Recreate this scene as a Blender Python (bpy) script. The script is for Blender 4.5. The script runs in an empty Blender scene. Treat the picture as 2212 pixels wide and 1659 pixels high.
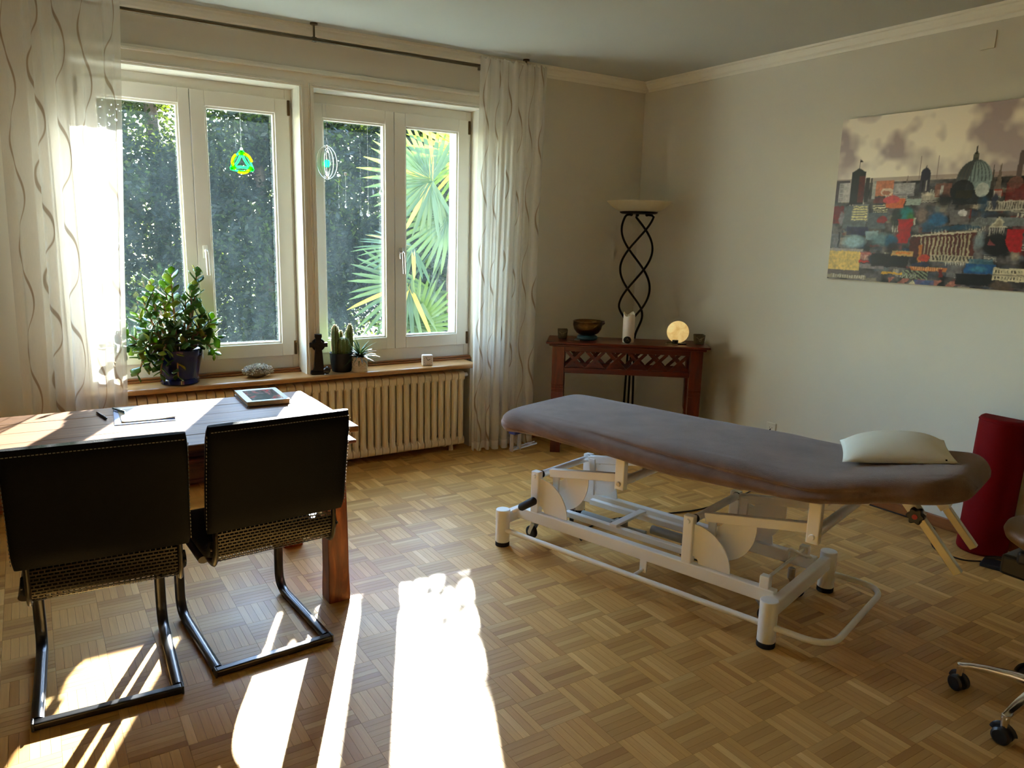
import bpy, bmesh, math, random
import numpy as np
from mathutils import Vector, Matrix, Euler, noise as mnoise
random.seed(7); np.random.seed(7)
PI = math.pi
SC = bpy.context.scene
COL = SC.collection

# ---------------------------------------------------------------- camera, sky, sun, exposure
F_PX = 1635.4
CAM_LOC = Vector((0.0, 0.0, 1.55))
yaw, pitch, roll = math.radians(32.646), math.radians(11.176), math.radians(1.433)
fwd = Vector((math.sin(yaw) * math.cos(pitch), math.cos(yaw) * math.cos(pitch), -math.sin(pitch)))
rgt = Vector((math.cos(yaw), -math.sin(yaw), 0))
upv = rgt.cross(fwd)
r2 = math.cos(roll) * rgt + math.sin(roll) * upv
u2 = -math.sin(roll) * rgt + math.cos(roll) * upv
cam = bpy.data.cameras.new('camera'); cam_o = bpy.data.objects.new('camera', cam); COL.objects.link(cam_o)
cam.sensor_fit = 'HORIZONTAL'; cam.sensor_width = 36.0; cam.lens = 36.0 * F_PX / 2212.0
cam.clip_start = 0.05; cam.clip_end = 200
m = Matrix((r2, u2, -fwd)).transposed().to_4x4(); m.translation = CAM_LOC
cam_o.matrix_world = m
SC.camera = cam_o

SUN_DIR = Vector((0.4725, 1.0, 0.4247)).normalized()        # towards the sun
world = bpy.data.worlds.new('sky'); SC.world = world; world.use_nodes = True
wn = world.node_tree; wn.nodes.clear()
sky = wn.nodes.new('ShaderNodeTexSky'); sky.sky_type = 'NISHITA'; sky.sun_disc = False
sky.sun_elevation = math.asin(SUN_DIR.z); sky.sun_rotation = math.atan2(SUN_DIR.x, SUN_DIR.y)
sky.air_density = 1.0; sky.dust_density = 0.1; sky.ozone_density = 1.0
bg = wn.nodes.new('ShaderNodeBackground'); bg.inputs['Strength'].default_value = 2.4
wo = wn.nodes.new('ShaderNodeOutputWorld')
wn.links.new(sky.outputs[0], bg.inputs[0]); wn.links.new(bg.outputs[0], wo.inputs[0])
sun = bpy.data.lights.new('sun', 'SUN'); sun.energy = 30.0; sun.angle = math.radians(0.53); sun.color = (1.0, 0.97, 0.92)
sun_o = bpy.data.objects.new('sun', sun); COL.objects.link(sun_o)
sun_o.rotation_euler = SUN_DIR.to_track_quat('Z', 'Y').to_euler(); sun_o.location = SUN_DIR * 30
vs = SC.view_settings
vs.view_transform = 'Standard'; vs.look = 'None'; vs.gamma = 1.0; vs.use_curve_mapping = False
vs.exposure = 1.40
cy = SC.cycles
cy.max_bounces = 10; cy.diffuse_bounces = 6; cy.glossy_bounces = 4; cy.transmission_bounces = 6; cy.transparent_max_bounces = 16
cy.use_adaptive_sampling = True; cy.adaptive_threshold = 0.06; cy.adaptive_min_samples = 16
cy.caustics_reflective = False; cy.caustics_refractive = False
cy.sample_clamp_indirect = 8.0; cy.use_denoising = True

# ---------------------------------------------------------------- helpers
def lin(c):
    """sRGB 0-255 triple -> linear rgba"""
    o = []
    for x in c:
        x /= 255.0
        o.append(x / 12.92 if x <= 0.04045 else ((x + 0.055) / 1.055) ** 2.4)
    return tuple(o) + (1.0,)

class NT:
    def __init__(s, name):
        s.m = bpy.data.materials.new(name); s.m.use_nodes = True
        s.t = s.m.node_tree; s.t.nodes.clear()
        s.out = s.n('ShaderNodeOutputMaterial')
    def n(s, k, **kw):
        x = s.t.nodes.new(k)
        for a, b in kw.items(): setattr(x, a, b)
        return x
    def l(s, a, b): s.t.links.new(a, b)
    def val(s, sock, v):
        if hasattr(v, 'is_linked') or isinstance(v, bpy.types.NodeSocket): s.l(v, sock)
        else: sock.default_value = v
    def math(s, op, a, b=0.0, c=None, clamp=False):
        x = s.n('ShaderNodeMath', operation=op); x.use_clamp = clamp
        s.val(x.inputs[0], a); s.val(x.inputs[1], b)
        if c is not None: s.val(x.inputs[2], c)
        return x.outputs[0]
    def mix(s, f, a, b):
        x = s.n('ShaderNodeMix', data_type='RGBA'); s.val(x.inputs[0], f); s.val(x.inputs[6], a); s.val(x.inputs[7], b); return x.outputs[2]
    def ramp(s, f, stops):
        x = s.n('ShaderNodeValToRGB'); e = x.color_ramp.elements
        while len(e) < len(stops): e.new(0.5)
        for i, (p, c) in enumerate(stops): e[i].position = p; e[i].color = c
        s.val(x.inputs[0], f); return x.outputs[0]
    def coord(s, k='Object'):
        return s.n('ShaderNodeTexCoord').outputs[k]
    def mapping(s, v, sc=(1, 1, 1), loc=(0, 0, 0), rot=(0, 0, 0)):
        x = s.n('ShaderNodeMapping'); s.l(v, x.inputs[0])
        x.inputs['Scale'].default_value = sc; x.inputs['Location'].default_value = loc; x.inputs['Rotation'].default_value = rot
        return x.outputs[0]
    def noise(s, v, scale, detail=3, rough=0.55, dist=0.0):
        x = s.n('ShaderNodeTexNoise'); s.l(v, x.inputs['Vector'])
        x.inputs['Scale'].default_value = scale; x.inputs['Detail'].default_value = detail
        x.inputs['Roughness'].default_value = rough; x.inputs['Distortion'].default_value = dist
        return x.outputs[0]
    def bump(s, h, strength=0.2, dist=0.01):
        x = s.n('ShaderNodeBump'); s.l(h, x.inputs['Height']); x.inputs['Strength'].default_value = strength
        x.inputs['Distance'].default_value = dist; return x.outputs[0]
    def pbsdf(s, col, rough=0.5, metal=0.0, normal=None, spec=0.5, **kw):
        b = s.n('ShaderNodeBsdfPrincipled')
        s.val(b.inputs['Base Color'], col); s.val(b.inputs['Roughness'], rough); b.inputs['Metallic'].default_value = metal
        b.inputs['Specular IOR Level'].default_value = spec
        if normal is not None: s.l(normal, b.inputs['Normal'])
        for k, v in kw.items(): s.val(b.inputs[k.replace('_', ' ')], v)
        return b
    def end(s, sh):
        s.l(sh if isinstance(sh, bpy.types.NodeSocket) else sh.outputs[0], s.out.inputs[0]); return s.m

def scale_c(c, k): return (min(1, c[0] * k), min(1, c[1] * k), min(1, c[2] * k), 1)

def plain(name, c, rough=0.5, metal=0.0, var=0.08, sc=12, bump=0.0, bsc=200, spec=0.5, **kw):
    """painted / plastic / metal surface with a little procedural variation"""
    t = NT(name); co = t.coord()
    c = c if len(c) == 4 else tuple(c) + (1,)
    n = t.noise(co, sc, 4)
    col = t.ramp(n, [(0.3, scale_c(c, 1 - var)), (0.7, scale_c(c, 1 + var))])
    nm = t.bump(t.noise(co, bsc, 2), bump) if bump else None
    return t.end(t.pbsdf(col, rough, metal, nm, spec, **kw))

def wood(name, c1, c2, axis=0, sc=3.0, rough=0.4, stretch=14, bump=0.05, c3=None, spec=0.5):
    t = NT(name); co = t.coord()
    s = [stretch, stretch, stretch]; s[axis] = 1.0
    mp = t.mapping(co, tuple(s))
    n1 = t.noise(mp, sc, 5, 0.6, 1.2); n2 = t.noise(mp, sc * 6, 3)
    st = [(0.25, c1), (0.72, c2)]
    if c3: st = [(0.22, c1), (0.5, c2), (0.78, c3)]
    col = t.ramp(n1, st)
    col = t.mix(t.math('MULTIPLY', n2, 0.35), col, scale_c(c1, 0.7))
    return t.end(t.pbsdf(col, rough, 0, t.bump(n2, bump), spec))

class MB:
    """collects geometry for ONE mesh object"""
    def __init__(s): s.v = []; s.f = []; s.uv = {}
    def add(s, vs, fs):
        o = len(s.v); s.v += [tuple(p) for p in vs]; s.f += [tuple(i + o for i in f) for f in fs]; return s
    def box(s, x0, x1, y0, y1, z0, z1, M=None):
        p = [Vector(q) for q in ((x0, y0, z0), (x1, y0, z0), (x1, y1, z0), (x0, y1, z0), (x0, y0, z1), (x1, y0, z1), (x1, y1, z1), (x0, y1, z1))]
        if M is not None: p = [M @ q for q in p]
        return s.add(p, [(0, 3, 2, 1), (4, 5, 6, 7), (0, 1, 5, 4), (1, 2, 6, 5), (2, 3, 7, 6), (3, 0, 4, 7)])
    def bar(s, a, b, w, h, up=(0, 0, 1)):
        """rectangular bar between two points"""
        a, b = Vector(a), Vector(b); d = b - a; L = d.length; d.normalize(); up = Vector(up)
        x = d.cross(up)
        if x.length < 1e-5: x = d.cross(Vector((1, 0, 0)))
        x.normalize(); z = x.cross(d)
        M = Matrix((x, d, z)).transposed().to_4x4(); M.translation = a
        return s.box(-w / 2, w / 2, 0, L, -h / 2, h / 2, M)
    def tube(s, path, r, n=10, caps=True, flat=1.0, ref=None, closed=False):
        """round tube along a path; r number or list; flat squashes along the second frame axis"""
        P = [Vector(p) for p in path]; N = len(P); rings = []
        T = []
        for i in range(N):
            a = P[(i - 1) % N] if (closed or i > 0) else P[0]; b = P[(i + 1) % N] if (closed or i < N - 1) else P[-1]
            T.append((b - a).normalized())
        rf = Vector(ref) if ref else (Vector((0, 0, 1)) if abs(T[0].z) < 0.9 else Vector((1, 0, 0)))
        x = T[0].cross(rf).normalized()
        for i in range(N):
            if ref: x = T[i].cross(rf); x = x.normalized() if x.length > 1e-6 else Vector((1, 0, 0))
            else:
                x = x - T[i] * x.dot(T[i]); x.normalize()
            y = T[i].cross(x); ri = r[i] if isinstance(r, (list, tuple)) else r
            rings.append([P[i] + x * (ri * math.cos(2 * PI * k / n)) + y * (ri * flat * math.sin(2 * PI * k / n)) for k in range(n)])
        vs = [q for g in rings for q in g]; fs = []
        for i in range(N if closed else N - 1):
            j = (i + 1) % N
            for k in range(n): fs.append((i * n + k, i * n + (k + 1) % n, j * n + (k + 1) % n, j * n + k))
        if caps and not closed: fs.append(tuple(range(n - 1, -1, -1))); fs.append(tuple((N - 1) * n + k for k in range(n)))
        return s.add(vs, fs)
    def cyl(s, a, b, r0, r1=None, n=20): return s.tube([a, b], [r0, r0 if r1 is None else r1], n)
    def lathe(s, prof, n=32, c=(0, 0, 0), M=None, close=False):
        """profile [(r,z)] about z"""
        vs = []; fs = []; c = Vector(c)
        for r, z in prof:
            for k in range(n):
                a = 2 * PI * k / n; q = Vector((r * math.cos(a), r * math.sin(a), z)); q = M @ q if M is not None else q
                vs.append(q + c)
        N = len(prof)
        for i in range(N - 1):
            for k in range(n): fs.append((i * n + k, i * n + (k + 1) % n, (i + 1) * n + (k + 1) % n, (i + 1) * n + k))
        if prof[0][0] > 1e-6: fs.append(tuple(range(n - 1, -1, -1)))
        if prof[-1][0] > 1e-6: fs.append(tuple((N - 1) * n + k for k in range(n)))
        return s.add(vs, fs)
    def prism(s, poly, a0, a1, fn):
        """extrude 2d polygon between a0 and a1; fn(p,q,a) -> 3d"""
        n = len(poly); vs = [fn(p, q, a0) for p, q in poly] + [fn(p, q, a1) for p, q in poly]
        fs = [tuple(range(n - 1, -1, -1)), tuple(range(n, 2 * n))] + [(i, (i + 1) % n, n + (i + 1) % n, n + i) for i in range(n)]
        return s.add(vs, fs)
    def ball(s, c, rx, ry=None, rz=None, n=16, m=10, M=None):
        ry = rx if ry is None else ry; rz = rx if rz is None else rz
        prof = [(math.sin(PI * i / m), -math.cos(PI * i / m)) for i in range(m + 1)]
        S = Matrix.Diagonal((rx, ry, rz)); S = (M.to_3x3() @ S) if M is not None else S
        prof[0] = (0.0, -1.0); prof[-1] = (0.0, 1.0)
        return s.lathe(prof, n, c, S)
    def grid(s, fn, nu, nv, wrap=False):
        vs = [fn(i / (nu - (0 if wrap else 1)), j / (nv - 1)) for j in range(nv) for i in range(nu)]
        fs = []
        for j in range(nv - 1):
            for i in range(nu if wrap else nu - 1):
                k = (i + 1) % nu; fs.append((j * nu + i, j * nu + k, (j + 1) * nu + k, (j + 1) * nu + i))
        return s.add(vs, fs)
    def mesh(s, name, mat, smooth=None, weld=False):
        me = bpy.data.meshes.new(name); me.from_pydata(s.v, [], s.f)
        if weld or True:
            bm = bmesh.new(); bm.from_mesh(me)
            if weld: bmesh.ops.remove_doubles(bm, verts=bm.verts, dist=1e-5)
            bmesh.ops.recalc_face_normals(bm, faces=bm.faces)
            bm.to_mesh(me); bm.free()
        if mat is not None: me.materials.append(mat)
        if smooth is not None:
            for p in me.polygons: p.use_smooth = True
            if smooth < 179:
                try: me.set_sharp_from_angle(angle=math.radians(smooth))
                except Exception: pass
        return me
    def build(s, name, mat, parent=None, bevel=0, smooth=None, weld=False, seg=2):
        o = bpy.data.objects.new(name, s.mesh(name, mat, smooth, weld)); COL.objects.link(o)
        if parent is not None: o.parent = parent
        if bevel:
            b = o.modifiers.new('bevel', 'BEVEL'); b.width = bevel; b.segments = seg; b.limit_method = 'ANGLE'; b.angle_limit = math.radians(40)
            b.harden_normals = False
        return o

def thing(name, label, cat, loc=(0, 0, 0), rz=0.0, group=None):
    o = bpy.data.objects.new(name, None); COL.objects.link(o); o.empty_display_size = 0.05
    o.location = loc; o.rotation_euler = (0, 0, rz); o['label'] = label; o['category'] = cat
    if group: o['group'] = group
    return o
def tag(o, label, cat, group=None):
    o['label'] = label; o['category'] = cat
    if group: o['group'] = group
    return o
def struct(o, label=None, cat=None):
    o['kind'] = 'structure'
    if label: o['label'] = label
    if cat: o['category'] = cat
    return o
def inst(me, name, parent, M=None):
    o = bpy.data.objects.new(name, me); COL.objects.link(o); o.parent = parent
    if M is not None: o.matrix_basis = M
    return o
def frame(d, up=(0, 0, 1)):
    """rotation whose +Y is d and +Z roughly up"""
    d = Vector(d).normalized(); up = Vector(up); x = d.cross(up)
    if x.length < 1e-4: x = d.cross(Vector((1, 0, 0)))
    x.normalize(); z = x.cross(d)
    return Matrix((x, d, z)).transposed()
def subsurf(o, n=1):
    m = o.modifiers.new('subsurf', 'SUBSURF'); m.levels = n; m.render_levels = n; return o
def bez(pts, k=8):
    """smooth Catmull-Rom path through points"""
    P = [Vector(p) for p in pts]; out = []
    for i in range(len(P) - 1):
        a = P[max(i - 1, 0)]; b = P[i]; c = P[i + 1]; d = P[min(i + 2, len(P) - 1)]
        for j in range(k):
            t = j / k
            out.append(0.5 * ((2 * b) + (c - a) * t + (2 * a - 5 * b + 4 * c - d) * t * t + (3 * b - a - 3 * c + d) * t ** 3))
    out.append(P[-1]); return out
def fillet(pts, r, k=6):
    """polyline with rounded corners"""
    P = [Vector(p) for p in pts]; out = [P[0]]
    for i in range(1, len(P) - 1):
        a = (P[i - 1] - P[i]); b = (P[i + 1] - P[i]); ra = min(r, a.length * 0.49, b.length * 0.49)
        p0 = P[i] + a.normalized() * ra; p1 = P[i] + b.normalized() * ra
        for j in range(k + 1):
            t = j / k; out.append((1 - t) ** 2 * p0 + 2 * t * (1 - t) * P[i] + t * t * p1)
    out.append(P[-1]); return out
# ---------------------------------------------------------------- shared materials
M_WALL = plain('wall_plaster', lin((216, 213, 200)), 0.9, var=0.02, sc=1.5, bump=0.06, bsc=350)
M_CEIL = plain('ceiling_paint', lin((192, 197, 192)), 0.9, var=0.015, sc=1.2, bump=0.03, bsc=300)
M_TRIM = plain('trim_paint', lin((236, 234, 222)), 0.45, var=0.02, sc=3)
M_FRAME = plain('window_lacquer', lin((226, 224, 214)), 0.4, var=0.015, sc=4)
M_EXT = plain('outside_render', lin((236, 236, 232)), 0.9, var=0.04, sc=4, bump=0.1, bsc=60)
M_STONE = plain('outside_sill_stone', lin((214, 212, 204)), 0.8, var=0.08, sc=20)
M_SILL = wood('sill_beech', lin((176, 132, 82)), lin((206, 164, 112)), 0, 2.5, 0.32, 18, 0.03)
M_SILLD = wood('sill_ledge_wood', lin((120, 72, 34)), lin((158, 100, 52)), 0, 2.5, 0.35, 18, 0.03)
M_BASEB = wood('baseboard_oak', lin((132, 76, 34)), lin((164, 100, 50)), 1, 2.5, 0.4, 14, 0.03)
M_CHROME = plain('chrome', (0.75, 0.75, 0.76), 0.18, 1.0, 0.03)
M_STEEL = plain('brushed_steel', (0.52, 0.51, 0.48), 0.35, 1.0, 0.06, 40)
M_BLACKP = plain('black_plastic', (0.012, 0.013, 0.016), 0.42, 0, 0.15, 30)
M_RUBBER = plain('black_rubber', (0.014, 0.014, 0.015), 0.75, 0, 0.15, 30)
M_HINGE = plain('hinge_brass', lin((92, 72, 44)), 0.4, 0.8, 0.1)
M_RAIL = plain('rail_brushed_bronze', lin((108, 98, 78)), 0.35, 0.9, 0.06, 30)
M_WHITEM = plain('white_enamel', lin((242, 242, 238)), 0.35, 0, 0.015, 5)

def glass_mat():
    t = NT('dusty_window_glass'); co = t.coord()
    n = t.noise(t.mapping(co, (6, 6, 2.2)), 1.6, 6, 0.7, 0.8)
    sp = t.noise(co, 260, 1)
    f = t.math('MULTIPLY', t.ramp(n, [(0.35, (0.35, 0.35, 0.35, 1)), (0.75, (1, 1, 1, 1))]), 0.0042)
    f = t.math('ADD', f, t.math('MULTIPLY', t.math('GREATER_THAN', sp, 0.74), 0.03))
    tr = t.n('ShaderNodeBsdfTransparent'); tr.inputs[0].default_value = (0.93, 0.96, 0.96, 1)
    gl = t.n('ShaderNodeBsdfGlossy'); gl.inputs['Roughness'].default_value = 0.0
    mx = t.n('ShaderNodeMixShader'); mx.inputs[0].default_value = 0.05; t.l(tr.outputs[0], mx.inputs[1]); t.l(gl.outputs[0], mx.inputs[2])
    tl = t.n('ShaderNodeBsdfTranslucent'); tl.inputs[0].default_value = (0.62, 0.88, 1.0, 1)
    m2 = t.n('ShaderNodeMixShader'); t.l(f, m2.inputs[0]); t.l(mx.outputs[0], m2.inputs[1]); t.l(tl.outputs[0], m2.inputs[2])
    return t.end(m2)
M_GLASS = glass_mat()

# ---------------------------------------------------------------- room shell
WX, WY, CZ = 4.20, 4.73, 2.73           # right wall, window wall, ceiling
LX, FY = -1.65, -2.30                   # left wall, wall behind the camera
OY = 5.20                               # outer face of the house wall
ZO, ZS = 2.385, 0.64                    # top of the openings, top of the sill
def wallbox(name, *boxes, mat=M_WALL):
    b = MB()
    for q in boxes: b.box(*q)
    return struct(b.build(name, mat))
wallbox('wall_back',
        (LX - .2, 0.28, WY, OY, 0, CZ), (2.73, WX + .2, WY, OY, 0, CZ), (0.28, 2.73, WY, OY, ZO, CZ),
        (1.46, 1.55, WY, OY, 0.60, ZO), (0.28, 2.73, 4.90, OY, 0, 0.70), (2.665, 2.73, WY, 4.90, 0, 0.60))
wallbox('wall_right', (WX, WX + .2, FY, WY, 0, CZ))
wallbox('wall_left', (LX - .2, LX, FY, WY, 0, CZ))
wallbox('wall_front', (LX - .2, WX + .2, FY - .2, FY, 0, CZ))
wallbox('ceiling', (LX - .2, WX + .2, FY - .2, OY, CZ, CZ + .2), mat=M_CEIL)
# crown mouldings
def crown(name, fn, a0, a1):
    prof = [(0, 0), (0.008, 0), (0.012, 0.012), (0.012, 0.02), (0.022, 0.026), (0.034, 0.045), (0.036, 0.058), (0.046, 0.062), (0.048, 0.075), (0, 0.075)]
    b = MB(); b.prism(prof, a0, a1, fn); return struct(b.build(name, M_TRIM))
crown('trim_1', lambda p, q, a: (a, WY - p, CZ - 0.075 + q), LX, WX)
crown('trim_2', lambda p, q, a: (WX - p, a, CZ - 0.075 + q), FY, WY - 0.048)
crown('trim_3', lambda p, q, a: (LX + p, a, CZ - 0.075 + q), FY, WY - 0.048)
# window surround: flat architrave, outer moulding, stepped beads round the openings
t = MB()
t.box(0.16, 2.85, WY - 0.010, WY, ZO, 2.475)
t.box(0.14, 2.87, WY - 0.028, WY, 2.462, 2.476); t.box(0.14, 2.87, WY - 0.020, WY, 2.476, 2.490)
t.box(2.73, 2.85, WY - 0.010, WY, 0.66, ZO); t.box(0.16, 0.28, WY - 0.010, WY, 0.66, ZO); t.box(1.46, 1.55, WY - 0.010, WY, 0.64, ZO)
struct(t.build('trim_4', M_TRIM, bevel=0.002))
for (x0, x1) in ((0.28, 1.46), (1.55, 2.73)):
    b = MB()
    for k, (off, w, d) in enumerate(((0.0, 0.012, 0.020), (0.013, 0.010, 0.027), (0.024, 0.008, 0.018))):
        b.box(x0 - off - w, x1 + off + w if x1 > 2 else x1 + off + w, WY - d, WY - 0.008, ZO + off, ZO + off + w)
        b.box(x0 - off - w, x0 - off, WY - d, WY - 0.008, ZS, ZO + off); b.box(x1 + off, x1 + off + w, WY - d, WY - 0.008, ZS, ZO + off)
    struct(b.build('trim_5', M_TRIM, bevel=0.002))
# sill board and the stepped ledge behind it
s = MB(); s.box(0.10, 2.675, 4.625, 4.885, ZS - 0.032, ZS)
struct(s.build('trim_6', M_SILL, bevel=0.012, seg=3))
s = MB()
for (x0, x1) in ((0.28, 1.46), (1.55, 2.73)):
    s.box(x0, x1, 4.825, 4.885, ZS, ZS + 0.012); s.box(x0, x1, 4.842, 4.885, ZS + 0.012, ZS + 0.024)
struct(s.build('trim_7', M_SILLD, bevel=0.004))
s = MB()
for (x0, x1) in ((0.28, 1.46), (1.55, 2.73)):
    s.add([(x0, 4.955, 0.60), (x1, 4.955, 0.60), (x1, 5.27, 0.60), (x0, 5.27, 0.60), (x0, 4.955, 0.795), (x1, 4.955, 0.795), (x1, 5.27, 0.755), (x0, 5.27, 0.755)],
          [(0, 3, 2, 1), (4, 5, 6, 7), (0, 1, 5, 4), (1, 2, 6, 5), (2, 3, 7, 6), (3, 0, 4, 7)])
struct(s.build('trim_8', M_STONE))
s = MB()
for (x0, x1) in ((0.28, 1.46), (1.55, 2.73)):
    s.box(x0, x1, 4.97, OY, 2.30, ZO)
struct(s.build('trim_9', M_EXT))
b = MB(); b.box(WX - 0.015, WX, FY, WY, 0, 0.065); struct(b.build('baseboard_right', M_BASEB, bevel=0.004))
M_BASEX = wood('baseboard_oak_x', lin((132, 76, 34)), lin((164, 100, 50)), 0, 2.5, 0.4, 14, 0.03)
b = MB(); b.box(2.73, WX - 0.015, WY - 0.015, WY, 0, 0.065); b.box(LX, 0.28, WY - 0.015, WY, 0, 0.065); struct(b.build('baseboard_back', M_BASEX, bevel=0.004))

# ---------------------------------------------------------------- windows
def window(n, x0, xm, x1):
    Y0, Y1 = 4.885, 4.955; ZB, ZT = 0.745, 2.325
    root = bpy.data.objects.new('window_%d' % n, None); COL.objects.link(root); root.location = (xm, Y0, ZS)
    struct(root)
    def L(b):
        b.v = [(p[0] - xm, p[1] - Y0, p[2] - ZS) for p in b.v]; return b
    f = MB()
    e0, e1 = x0 - 0.02, x1 + 0.018
    f.box(e0, x0 + 0.02, Y0, Y1, 0.66, ZO); f.box(x1 - 0.02, e1, Y0, Y1, 0.66, ZO)
    f.box(x0 + 0.02, x1 - 0.02, Y0, Y1, 0.66, ZB + 0.015); f.box(x0 + 0.02, x1 - 0.02, Y0, Y1, ZT - 0.02, ZO)
    L(f).build('window_frame', M_FRAME, root, bevel=0.003)
    for k, (a, b, gl, gr) in enumerate(((x0, xm - 0.0025, 0.085, 0.062), (xm + 0.0025, x1, 0.078, 0.088))):
        YS = Y0 - 0.018
        s = MB(); g0, g1, h0, h1 = a + gl, b - gr, ZB + 0.082, ZT - 0.085
        s.box(a, g0, YS, Y1 - 0.01, ZB, ZT); s.box(g1, b, YS, Y1 - 0.01, ZB, ZT)
        s.box(g0, g1, YS, Y1 - 0.01, ZB, h0); s.box(g0, g1, YS, Y1 - 0.01, h1, ZT)
        so = L(s).build('sash', M_FRAME, root, bevel=0.003)
        bd = MB(); w = 0.012
        yb0, yb1 = YS + 0.012, YS + 0.04
        bd.box(g0, g0 + w, yb0, yb1, h0, h1); bd.box(g1 - w, g1, yb0, yb1, h0, h1); bd.box(g0 + w, g1 - w, yb0, yb1, h0, h0 + w); bd.box(g0 + w, g1 - w, yb0, yb1, h1 - w, h1)
        L(bd).build('glazing_bead', M_FRAME, so, bevel=0.003)
        gp = MB(); gp.box(g0 + 0.002, g1 - 0.002, 4.918, 4.922, h0 + 0.002, h1 - 0.002); L(gp).build('glass_pane', M_GLASS, so)
        hx = a + 0.004 if k == 0 else b - 0.004
        for hz in (ZT - 0.05, ZB + 0.05):
            h = MB(); h.box(hx - 0.008, hx + 0.008, YS - 0.008, YS + 0.01, hz - 0.045, hz + 0.045); L(h).build('hinge', M_HINGE, so, bevel=0.003)
        if k == 1:
            hx = a + 0.04; hz = 1.41
            h = MB(); h.box(hx - 0.013, hx + 0.013, YS - 0.010, YS, hz - 0.045, hz + 0.03)
            h.tube(fillet([(hx, YS - 0.005, hz), (hx, YS - 0.045, hz), (hx + 0.004, YS - 0.048, hz - 0.145)], 0.02, 4), [0.009] * 11 + [0.0085, 0.007] if False else 0.0095, 10)
            L(h).build('handle', M_CHROME if n == 2 else M_WHITEM, so, bevel=0.002, smooth=40)
    return root
window(1, 0.299, 0.871, 1.443)
window(2, 1.567, 2.14, 2.713)

# ---------------------------------------------------------------- parquet floor
def parquet_mat(name, per_object, sheen_k=1.0):
    t = NT(name); uv = t.coord('UV')
    if per_object: rnd = t.n('ShaderNodeObjectInfo').outputs['Random']
    else: rnd = t.n('ShaderNodeNewGeometry').outputs['Random Per Island']
    off = t.n('ShaderNodeCombineXYZ'); t.l(t.math('MULTIPLY', rnd, 37.0), off.inputs[0]); t.l(t.math('MULTIPLY', rnd, 91.0), off.inputs[1])
    va = t.n('ShaderNodeVectorMath', operation='ADD'); t.l(uv, va.inputs[0]); t.l(off.outputs[0], va.inputs[1])
    g = t.noise(t.mapping(va.outputs[0], (6, 110, 1)), 1.0, 5, 0.6, 0.6)
    base = t.ramp(rnd, [(0.0, scale_c(lin((176, 128, 66)), sheen_k)), (0.1, scale_c(lin((190, 144, 78)), sheen_k)), (0.5, scale_c(lin((200, 154, 86)), sheen_k)), (0.9, scale_c(lin((208, 164, 96)), sheen_k)), (1.0, scale_c(lin((222, 183, 116)), sheen_k))])
    col = t.mix(t.math('MULTIPLY', t.ramp(g, [(0.35, (0, 0, 0, 1)), (0.75, (1, 1, 1, 1))]), 0.26), base, lin((156, 108, 54)))
    rg = t.math('ADD', t.math('MULTIPLY', t.noise(t.coord('Generated') if False else t.n('ShaderNodeNewGeometry').outputs['Position'], 2.5, 4), 0.22), 0.32)
    sc = t.noise(t.mapping(t.n('ShaderNodeNewGeometry').outputs['Position'], (14, 60, 1), rot=(0, 0, 0.7)), 3.0, 4, 0.7)
    return t.end(t.pbsdf(col, rg, 0, t.bump(t.math('ADD', g, sc), 0.05, 0.003), 0.24))
P = 0.1632; NS = 6; PO = (1.439, 2.236)
def strip_geo(cx, cy, L, W, along_x, z0=-0.010, z1=0.0):
    hx, hy = (L / 2, W / 2) if along_x else (W / 2, L / 2)
    c = 0.0003
    vs = [(cx - hx, cy - hy, z0), (cx + hx, cy - hy, z0), (cx + hx, cy + hy, z0), (cx - hx, cy + hy, z0),
          (cx - hx + c, cy - hy + c, z1), (cx + hx - c, cy - hy + c, z1), (cx + hx - c, cy + hy - c, z1), (cx - hx + c, cy + hy - c, z1)]
    return vs, [(4, 5, 6, 7), (0, 1, 5, 4), (1, 2, 6, 5), (2, 3, 7, 6), (3, 0, 4, 7)]
def project(p):
    d = Vector(p) - CAM_LOC; z = d.dot(fwd)
    return (1106 + F_PX * d.dot(r2) / z, 829.5 - F_PX * d.dot(u2) / z, z) if z > 0.1 else None
floor = MB().box(LX - .2, WX + .2, FY - .2, OY, -0.06, -0.008).build('floor', plain('floor_joint', lin((150, 114, 74)), 0.8))
struct(floor)
strips = []
i0, i1 = int((LX - PO[0]) / P) - 1, int((WX - PO[0]) / P) + 1; j0, j1 = int((FY - PO[1]) / P) - 1, int((4.90 - PO[1]) / P) + 1
for i in range(i0, i1 + 1):
    for j in range(j0, j1 + 1):
        x, y = PO[0] + i * P, PO[1] + j * P
        if x + P < LX or x > WX or y + P < FY or y > 4.90: continue
        ax = (i + j) % 2 == 0
        for k in range(NS):
            w = P / NS; o = (k + 0.5) * w
            cx, cy_ = (x + P / 2, y + o) if ax else (x + o, y + P / 2)
            if cx < LX or cx > WX or cy_ < FY or cy_ > 4.90: continue
            strips.append((cx, cy_, ax))
sl, sw = P - 0.0002, P / NS - 0.0002
vis = []
for q in strips:
    p = project((q[0], q[1], 0))
    if p and 20 < p[0] < 2190 and 20 < p[1] < 1640 and not (p[0] < 760 and p[1] < 1250): vis.append((p[2], q))
vis.sort(); near = [q for _, q in vis[:300]]; nset = set(near)
M_PQ = [parquet_mat('parquet_oak', True, 1.18), parquet_mat('parquet_oak_cross', True, 1.0)]; M_PQ2 = [parquet_mat('parquet_oak_far', False, 1.18), parquet_mat('parquet_oak_cross_far', False, 1.0)]  # cross strips darker: direction-dependent wood sheen put into the base colour
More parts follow.
